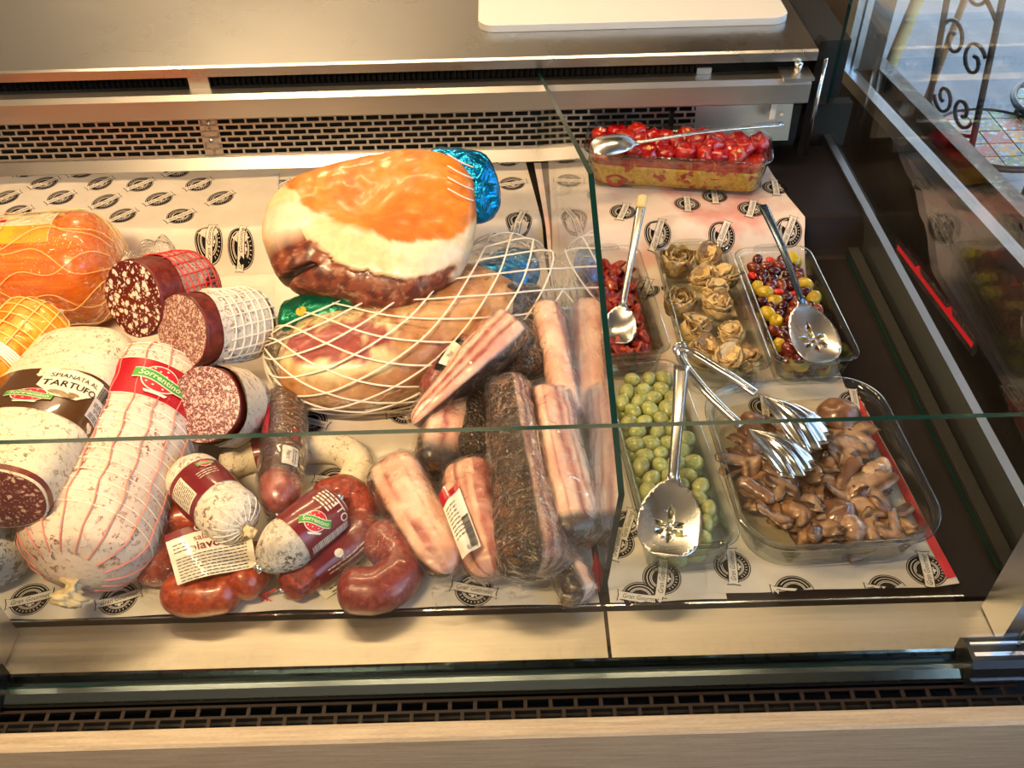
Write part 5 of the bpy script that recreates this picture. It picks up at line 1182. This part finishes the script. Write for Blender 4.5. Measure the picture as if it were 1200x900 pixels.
# ---------------------------------------------------------------- tomato bake
bake = thing('tomato_bake', 'yellow crumb bake with red tomato layer filling the loaf dish', 'tomato bake', d_tom.at(0, 0, .004))
d_tom.fill('crumb_layer', M['crumb'], .042, bake, 0., .0); d_tom.fill('tomato_layer', M['pulp'], .054, bake, .006, .006, z0=.0425)
def tomf(seed, dimple):
    def f(V):
        r = np.linalg.norm(V, axis=1); k = fbm(V, 110., 3, seed)*.0038; V = V+V/(r[:, None]+1e-9)*k[:, None]
        if dimple:
            d = np.hypot(V[:, 0], V[:, 1]); top = V[:, 2] > 0; V[top, 2] -= .006*np.exp(-(d[top]/.006)**2)
        return V
    return f
me_t = [ball_mesh('tomato', M['tomato'], .0165, .0155, .013, 18, 14, tomf(i*3.1, i % 2)) for i in range(5)]
me_core = ball_mesh('core', M['tomato_core'], .0065, .0055, .0035, 10, 8, tomf(9, 0))
sp = d_tom.spots(.058, .0285, .0135, .35)
for i, (x, y) in enumerate(sp):
    z = .060+.008*(1-(2*y/d_tom.l)**2)+random.uniform(-.003, .004); q = d_tom.at(x, y, z)
    o = inst('roast_tomato', me_t[i % 5], q, (random.uniform(-.5, .3), random.uniform(-.4, .4), random.uniform(0, 6)), (random.uniform(.95, 1.25),)*3); setp(o, 'soft roasted red cherry tomato on top of the bake', 'tomato', 'roasted tomatoes on the bake')
    if i % 5 == 2: inst('tomato_core', me_core, np.array(q)+np.array([0, -.003, .011]), (0, 0, random.uniform(0, 6)), (1, 1, 1), o).location = (0, -.003, .0105)
ring_me = []
for i, (px, py) in enumerate(((721, 214), (838, 207))):
    # tomato halves pressed against the glass
    hu, hv = d_tom.half(.018)
    q = PN(px, py-4, d_tom.at(0, -hv+.003, .03), d_tom.v); V, F = tube([q+d_tom.u*.013*math.cos(a)*(1+.1*math.sin(3*a))+np.array([0, 0, 1.])*.010*math.sin(a)+d_tom.v*.0005 for a in np.linspace(0, 2*math.pi, 22, endpoint=False)], .0045, 8, True)
    mobj('tomato_slice', V, F, M['tomato'], bake)
# ---------------------------------------------------------------- dried tomatoes
def dryf(seed):
    def f(V):
        V = V.copy(); k = fbm(V, 90., 3, seed); V[:, 2] += k*.009+.004*np.sin(V[:, 0]*260+seed); V[:, 1] += .004*np.sin(V[:, 0]*150+seed); return V
    return f
me_d = [ball_mesh('dried', M['dried'], random.uniform(.013, .022), random.uniform(.006, .010), .004, 18, 8, dryf(i*2.3)) for i in range(6)]
k = 0
for z in (.014, .027, .038):
    for x, y in d_dry.spots(z, .021, .012, .5):
        hu, hv = d_dry.half(z)
        if z < .02 and not (y < -hv+.05 or abs(x) > hu-.03): continue
        k += 1; setp(inst('dried_tomato', me_d[k % 6], d_dry.at(x*.92, y, z+random.uniform(-.003, .004)), (random.uniform(-.5, .5), random.uniform(-.5, .5), random.uniform(0, 6.3))), 'shrivelled dark red dried tomato in the loaf dish', 'dried tomato', 'dried tomatoes in oil')
d_dry.surface('tomato_oil', M['oil_red'], .030, 'orange red oil around the dried tomatoes', 'oil')
# ---------------------------------------------------------------- artichokes
def leaf_mesh(name, mat, l, w, cup, curl, seed):
    nu, nv = 8, 6; V = []
    for i in range(nu):
        a = i/(nu-1); ww = w*(math.sin(math.pi*min(.08+a*.92, 1.))**.55*.5+.22*(1-a))
        for j in range(nv):
            b_ = j/(nv-1)*2-1; V.append((a*l, b_*ww, cup*(b_*b_)*ww+curl*l*a*a+.002*math.sin(a*14+b_*7+seed)))
    V = np.array(V); n = nu*nv; V2 = V.copy(); V2[:, 2] -= .0018; VV = np.vstack([V, V2]); F = []
    for i in range(nu-1):
        for j in range(nv-1):
            q = (i*nv+j, (i+1)*nv+j, (i+1)*nv+j+1, i*nv+j+1); F += [q, tuple(n+x for x in q[::-1])]
    ed = [i*nv for i in range(nu)]+[(nu-1)*nv+j for j in range(1, nv)]+[i*nv+nv-1 for i in range(nu-2, -1, -1)]+[j for j in range(nv-2, 0, -1)]
    for i in range(len(ed)): a, b_ = ed[i], ed[(i+1) % len(ed)]; F.append((b_, a, n+a, n+b_))
    me = bpy.data.meshes.new(name); me.from_pydata(VV.tolist(), [], F); me.materials.append(mat); me.polygons.foreach_set('use_smooth', [True]*len(F)); return me
lm = [leaf_mesh('leaf', M[mt], l, w, cu, c, i) for i, (mt, l, w, cu, c) in enumerate((('choke', .036, .026, .55, .20), ('choke_dark', .034, .026, .6, .12), ('choke_in', .032, .024, .6, .15), ('choke', .040, .022, .4, -.1)))]
core = ball_mesh('heart', M['choke_in'], .013, .012, .010, 14, 10, tomf(4, 1))
def artichoke(px, py, kind, rot, s_=1., z=.034, lab=None):
    q = P(px, py, d_art.zb+z+.012); t = thing('artichoke', lab or 'browned grilled artichoke half in the loaf dish', 'artichoke', q, 'grilled artichokes')
    def put(nm, me, off, e, sc):
        o = bpy.data.objects.new(nm, me); COL.objects.link(o); o.parent = t; o.location = off; o.rotation_euler = e; o.scale = (sc,)*3; return o
    if kind == 'rose':
        for ring, (n, r, tilt, sc, mi) in enumerate(((8, .0185, 1.25, .92, 0), (7, .0145, 1.32, .85, 2), (6, .0100, 1.38, .75, 0), (4, .0055, 1.45, .65, 2))):
            for k in range(n):
                a = rot+k*2*math.pi/n+ring*.4; put('leaf', lm[mi if k % 3 else 1], (r*s_*math.cos(a), r*s_*math.sin(a), -.020+.002*ring), (0, -tilt, a), sc*s_*.92)
    else:
        put('heart', core, (0, 0, -.006), (0, 0, rot), 1.15*s_)
        for k in range(13):
            a = rot+(k-6)*.26+random.uniform(-.12, .12); r = .012*s_
            put('leaf', lm[(0, 2, 1, 3, 2, 0, 2)[k % 7]], (-r*math.cos(a)+.004*math.sin(rot), -r*math.sin(a), -.012+.0022*(k % 5)), (random.uniform(-.4, .4), random.uniform(-.5, .15), a), random.uniform(.72, 1.0)*s_)
    t.scale = (1, 1, 1); return t
artichoke(794, 305, 'rose', .3, 1.12, .030, 'artichoke heart cut to show round rings of leaves'); artichoke(797, 352, 'rose', 1.1, 1.0, .028, 'small artichoke showing a dark round centre of leaves')
for i, (px, py, r) in enumerate(((829, 300, .3), (826, 327, -.5), (846, 322, .8), (840, 356, .2), (812, 384, 1.2), (858, 388, -.4), (822, 408, 2.2), (852, 420, .4), (876, 420, -.8), (838, 340, 2.9))):
    artichoke(px, py, 'half', r, random.uniform(1.15, 1.35), .027+.005*(i % 2))
d_art.surface('artichoke_oil', M['oil'], .028, 'clear oil around the artichokes', 'oil')
# ---------------------------------------------------------------- mushrooms
def arc_mesh(name, mat, R, a1, w, h, seed, taper=.3):
    pts = [np.array([R*math.cos(a), R*math.sin(a), .004*math.sin(3*a+seed)]) for a in np.linspace(0, a1, 7)]
    b = Body(pts, w, h, caps=(w*.8, w*.8), bump=.09, bseed=seed, wf=lambda t: 1-taper*np.abs(2*t-1)); ts = b.ts(22); th = np.arange(16)*2*math.pi/16; TT, HH = np.meshgrid(ts, th, indexing='ij'); V = b.S(TT, HH).reshape(-1, 3)
    V = V+np.stack([fbm(V, 90., 3, seed+k) for k in range(3)], -1)*.0022; V -= V.mean(0); N = len(ts); m_ = 16
    F = [(i*m_+j, i*m_+(j+1) % m_, (i+1)*m_+(j+1) % m_, (i+1)*m_+j) for i in range(N-1) for j in range(m_)]+[list(range(m_))[::-1], [(N-1)*m_+j for j in range(m_)]]
    me = bpy.data.meshes.new(name); me.from_pydata(V.tolist(), [], F)
    for m2 in (mat if isinstance(mat, list) else [mat]): me.materials.append(m2)
    if isinstance(mat, list):
        me.polygons.foreach_set('material_index', [1 if 3 <= (i % m_) <= 5 else 0 for i in range((N-1)*m_)]+[0, 0])
    me.polygons.foreach_set('use_smooth', [True]*len(F)); return me
def capf(seed):
    def f(V):
        V = V.copy(); lowm = V[:, 2] < 0; V[lowm, 2] *= -.25; V[lowm, 2] += .0; d = np.hypot(V[:, 0], V[:, 1]); V[:, 2] -= .006*(d/.025)**2
        return V+np.stack([fbm(V, 60., 3, seed+k) for k in range(3)], -1)*.004
    return f
mm = [arc_mesh('slice', [M['mush'], M['mush_dark']], .030, 2.4, .0105, .0075, 1.), arc_mesh('slice', [M['mush_pale'], M['mush_dark']], .036, 1.7, .013, .007, 2.), arc_mesh('slice', M['mush'], .025, 2.9, .009, .008, 3.), arc_mesh('stem', M['mush_pale'], .09, .55, .0115, .009, 4., .15), arc_mesh('stem', M['mush'], .08, .7, .010, .008, 5., .2),
      ball_mesh('cap', M['mush'], .027, .025, .016, 22, 14, capf(1.)), ball_mesh('cap', M['mush_dark'], .024, .026, .014, 22, 14, capf(3.)), ball_mesh('cap', M['mush_pale'], .021, .020, .014, 22, 14, capf(5.))]
def shroom(seed, s_=1.):
    """Flat slice of a whole mushroom: cap and stem outline, pale flesh with dark gill line and edge, bent."""
    r = random.Random(seed); cw, chh, sw, sl = .026*r.uniform(.85, 1.2), .018*r.uniform(.8, 1.2), .0075*r.uniform(.8, 1.3), .026*r.uniform(.6, 1.2)
    out = [(cw*math.cos(a), chh*math.sin(a)) for a in np.linspace(-.25, math.pi+.25, 18)]+[(-cw*.55, -.006), (-sw, -.003), (-sw*.85, -sl), (-sw*.3, -sl-.003), (sw*.5, -sl-.002), (sw, -sl*.8), (sw*.95, -.003), (cw*.55, -.006)]
    out = [(x+.0015*math.sin(9*i+seed), y+.0015*math.cos(7*i+seed)) for i, (x, y) in enumerate(out)]
    V2, F = fill2(out, (), [(x, y) for x in np.arange(-.034, .034, .0045) for y in np.arange(-.034, .03, .0045)]); d = polydist(V2, out)
    bend = r.uniform(4, 14)*r.choice((-1, 1)); z = bend*V2[:, 0]**2+r.uniform(-8, 8)*V2[:, 1]**2+.0015*np.sin(V2[:, 0]*200+seed)*np.cos(V2[:, 1]*170)
    rnd = .0030*np.sqrt(np.clip(d/.004, 0, 1)); n = len(V2); V = np.vstack([np.c_[V2, z+rnd], np.c_[V2, z-rnd-.0006]])*s_
    nn = np.array([mnoise.fractal(Vector((a*160, b_*160, seed)), 1, 2, 3) for a, b_ in V2])
    c = mixc(srgb('9c7c62'), srgb('c0a189'), sm(nn, -.3, .4)); c = mixc(c, srgb('3a2114'), sm(.0028-d+nn*.002, -.001, .002)*.9); g = np.abs(V2[:, 1]-.001-.10*np.abs(V2[:, 0]))-.0022
    c = mixc(c, srgb('2a170f'), (sm(-g, -.0008, .0012)*(np.abs(V2[:, 0]) > sw*.7)*.85)); c = mixc(c, srgb('6b452c'), sm(nn, .1, .5)*.5)
    cnt = {}
    for f in F:
        for i in range(len(f)): cnt[(f[i], f[(i+1) % len(f)])] = 1
    FF = [list(f) for f in F]+[[n+i for i in f[::-1]] for f in F]+[(b_, a, n+a, n+b_) for (a, b_) in cnt if (b_, a) not in cnt]
    me = bpy.data.meshes.new('slice'); me.from_pydata(V.tolist(), [], FF); me.materials.append(M['paint_mush']); me.polygons.foreach_set('use_smooth', [True]*len(FF))
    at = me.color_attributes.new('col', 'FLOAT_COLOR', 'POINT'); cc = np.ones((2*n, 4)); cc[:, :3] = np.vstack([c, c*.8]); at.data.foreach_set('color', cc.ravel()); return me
M['paint_mush'] = painted('mushroom slice flesh', .30, 90., .40, 120., .5, .25)
mm2 = [shroom(i, random.uniform(1.0, 1.25)) for i in range(1, 9)]
hu, hv = d_mus.half(.03); k = 0
labs = {'slice': ('sliced_mushroom', 'curved brown mushroom slice lying in the oil', 'curved mushroom slices'), 'stem': ('mushroom_strip', 'straight grilled mushroom stem piece lying in the oil', 'mushroom stems'), 'cap': ('grilled_mushroom', 'rounded grilled mushroom cap lying in the oil', 'mushroom caps')}
for z, pitch in ((.013, .038), (.022, .035), (.029, .034)):
    for x, y in d_mus.spots(z, pitch, .034 if z < .02 else .025, .45):
        if (x < -.02 or y > hv-.03) and y > hv-.05 and random.random() < .7: continue
        if z > .025 and random.random() < .15: continue
        k += 1; me = random.choice(mm2) if random.random() < (.45 if z < .02 else .72) else mm[random.choice((0, 1, 2, 3, 4, 5, 7))]; nm, lb, gr = labs[me.name.split('.')[0]]
        sc = random.uniform(.85, 1.15); o = inst(nm, me, d_mus.at(x, y, z+random.uniform(-.002, .005)), (random.uniform(-.35, .35), random.uniform(-.35, .35), random.uniform(0, 6.28)), (sc, sc, sc*.9)); setp(o, lb, 'mushroom', gr)
d_mus.surface('mushroom_oil', M['oil_brown'], .031, 'brown oil around the mushrooms', 'oil')
# ---------------------------------------------------------------- spoons and tongs
def spoon(label, tip, end, bl, bw, slots, hw=.007, endmat=None, depth=.010, mat='spoon', arch=.0, hmat=None, flip=1, name='serving_spoon', up0=None):
    """Tip and handle end in world space; bowl of length bl and half width bw."""
    tip, end = np.asarray(tip), np.asarray(end); L = float(np.linalg.norm(end-tip)); d = (end-tip)/L; side = nz(np.cross(d, np.array([0, 0, 1.]) if up0 is None else np.asarray(up0, float))); up = np.cross(side, d)
    t = thing(name, label, 'spoon', tip)
    out = [(bl*.5*(1-math.cos(a)), bw*math.sin(a)**.8*(1.06-.26*(1-math.cos(a))/2)) for a in np.linspace(.12, math.pi-.22, 16)]
    out = [(u, v) for u, v in out]; out = out+[(bl*1.02, hw*1.0), (bl*1.10, hw*.75)]; full = out+[(u, -v) for u, v in out[::-1]]
    sl = []
    if slots:
        c = bl*.42
        sl.append([(c+.007, -.0018), (c+.020, -.0030), (c+.032, 0), (c+.020, .0030), (c+.007, .0018)])
        for a in (1.15, 2.1, -1.15, -2.1, math.pi):
            ca, sa = math.cos(a), math.sin(a); q = [(.007, -.0014), (.0135, -.0026), (.020, 0), (.0135, .0026), (.007, .0014)]; sl.append([(c+x*ca-y*sa, x*sa+y*ca) for x, y in q])
        sl.append(ell(c, 0, .0024, .0024, 10))
    g = [(u, v) for u in np.arange(.004, bl*1.05, .005) for v in np.arange(-bw, bw, .005)]
    V2, F = fill2(full, sl, g)
    def srf(u, v, o=0.):
        k = np.clip(u/bl, 0, 1); prof = -depth*flip*np.sin(math.pi*np.clip(k, 0, 1))**.8*(1-(v/(bw+.002))**2)
        z = prof+o+arch*np.sin(math.pi*np.clip(u/L, 0, 1)); return tip+np.outer(u, d)+np.outer(v, side)+np.outer(z, up)
    n = len(V2); V = np.vstack([srf(V2[:, 0], V2[:, 1]), srf(V2[:, 0], V2[:, 1], -.0013)]); FF = [f for f in F]+[[n+i for i in f[::-1]] for f in F]
    cnt = {}
    for f in F:
        for i in range(len(f)): e = (f[i], f[(i+1) % len(f)]); cnt[e] = 1
    for (a, b_) in list(cnt):
        if (b_, a) not in cnt: FF.append((b_, a, n+a, n+b_))
    mobj('bowl', V, FF, M[mat], t)
    us = np.linspace(bl*1.02, L, 16); mb = MB(); rows = []
    for u in us:
        k = (u-bl)/(L-bl); w = hw*(.72+.45*k**2); th = .0016
        for v, o in ((-w, .0), (-w*.5, th), (w*.5, th), (w, 0), (w*.5, -th), (-w*.5, -th)): rows.append(srf(np.array([u]), np.array([v]), o-.0006+.006*math.sin(math.pi*k))[0])
    F = [(i*6+j, i*6+(j+1) % 6, (i+1)*6+(j+1) % 6, (i+1)*6+j) for i in range(15) for j in range(6)]+[list(range(6))[::-1], [90+j for j in range(6)]]
    mobj('handle', rows, F, M[hmat or mat], t)
    if endmat:
        w = hw*1.2; b = Body([end-d*.010+up*.0, end+d*.004, end+d*.016], w, .0045, caps=(.003, .008), up=up); b.mesh('handle_tip', M[endmat], t, 12, 18)
    return t
spoon('slotted steel spoon lying on the green olives', P(782, 652, .068), P(799, 428, .118), .095, .0385, True, .0085)
spoon('slotted steel spoon with dark handle resting on the mixed olives', P(968, 424, .060), P(894, 240, .150), .092, .036, True, .007, None, hmat='blue_tip')
spoon('steel spoon with pale handle tip in the dried tomatoes', P(722, 402, .052), P(752, 238, .140), .060, .026, False, .0065, 'wood_tip')
spoon('steel spoon laid upside down on the tomato bake', P(692, 174, .150), P(918, 145, .150), .075, .023, False, .005, None, flip=-1, depth=.012, up0=(0, -.35, 1))
tg = thing('serving_tongs', 'steel tongs with scallop shell ends over the mushroom dish', 'tongs', P(800, 415, .08))
def shell(p0, p1, w, tiltup, seed):
    L = float(np.linalg.norm(p1-p0)); d = (p1-p0)/L; side = nz(np.cross(d, np.array([0, 0, 1.]))); side = nz(side+np.array([0, 0, tiltup])); up = np.cross(side, d); nu, nv = 12, 55; V = []
    for i in range(nu):
        a = i/(nu-1)
        for j in range(nv):
            b_ = j/(nv-1)*2-1; rib = math.cos(b_*math.pi*5.5); r = a*L*(1-.16*b_*b_+.035*rib*a); ang = b_*.62*(1-.15*a); z = .016*math.sin(math.pi*min(a*.9+.05, 1))*(1-b_*b_)*1.1+.0022*rib*a+.001
            V.append(p0+d*(r*math.cos(ang))+side*(r*math.sin(ang)*w)+up*z)
    n = nu*nv; V = np.array(V); V = np.vstack([V, V-up*.0012]); F = []
    for i in range(nu-1):
        for j in range(nv-1): q = (i*nv+j, (i+1)*nv+j, (i+1)*nv+j+1, i*nv+j+1); F += [q, tuple(n+x for x in q[::-1])]
    ed = [i*nv for i in range(nu)]+[(nu-1)*nv+j for j in range(1, nv)]+[i*nv+nv-1 for i in range(nu-2, -1, -1)]
    F += [(ed[i+1], ed[i], n+ed[i], n+ed[i+1]) for i in range(len(ed)-1)]
    return V, F
hg = P(797, 409, .098)
for nm, pts, p0, p1, tu in (('arm', [(797, 409, .098), (812, 413, .106), (855, 440, .110), (897, 469, .104)], P(893, 466, .104), P(966, 520, .070), .10), ('arm', [(797, 409, .098), (800, 424, .094), (835, 467, .094), (882, 512, .088)], P(877, 505, .088), P(948, 552, .066), .10)):
    pp = catmull(pix(pts), 24); b = Body(pp[::3], .0058, .0028, caps=(.002, .002), e=3.); o = b.mesh('arm', M['chrome'], tg, 30, 14)
    rdg = b.S(np.linspace(.05, .95, 20), np.full(20, math.pi/2), .0004); V, F = tube(rdg, .0011, 5); mobj('ridge', V, F, M['chrome'], o)
    V, F = shell(p0, p1, 1.0, tu, 1); mobj('shell', V, F, M['chrome'], tg)
V, F = tube([hg+np.array([.0, .0, 0])+RM[0]*.007*math.cos(a)-RM[1]*.007*math.sin(a) for a in np.linspace(.2, 4.2, 12)], .0030, 7); mobj('spring_bend', V, F, M['chrome'], tg)
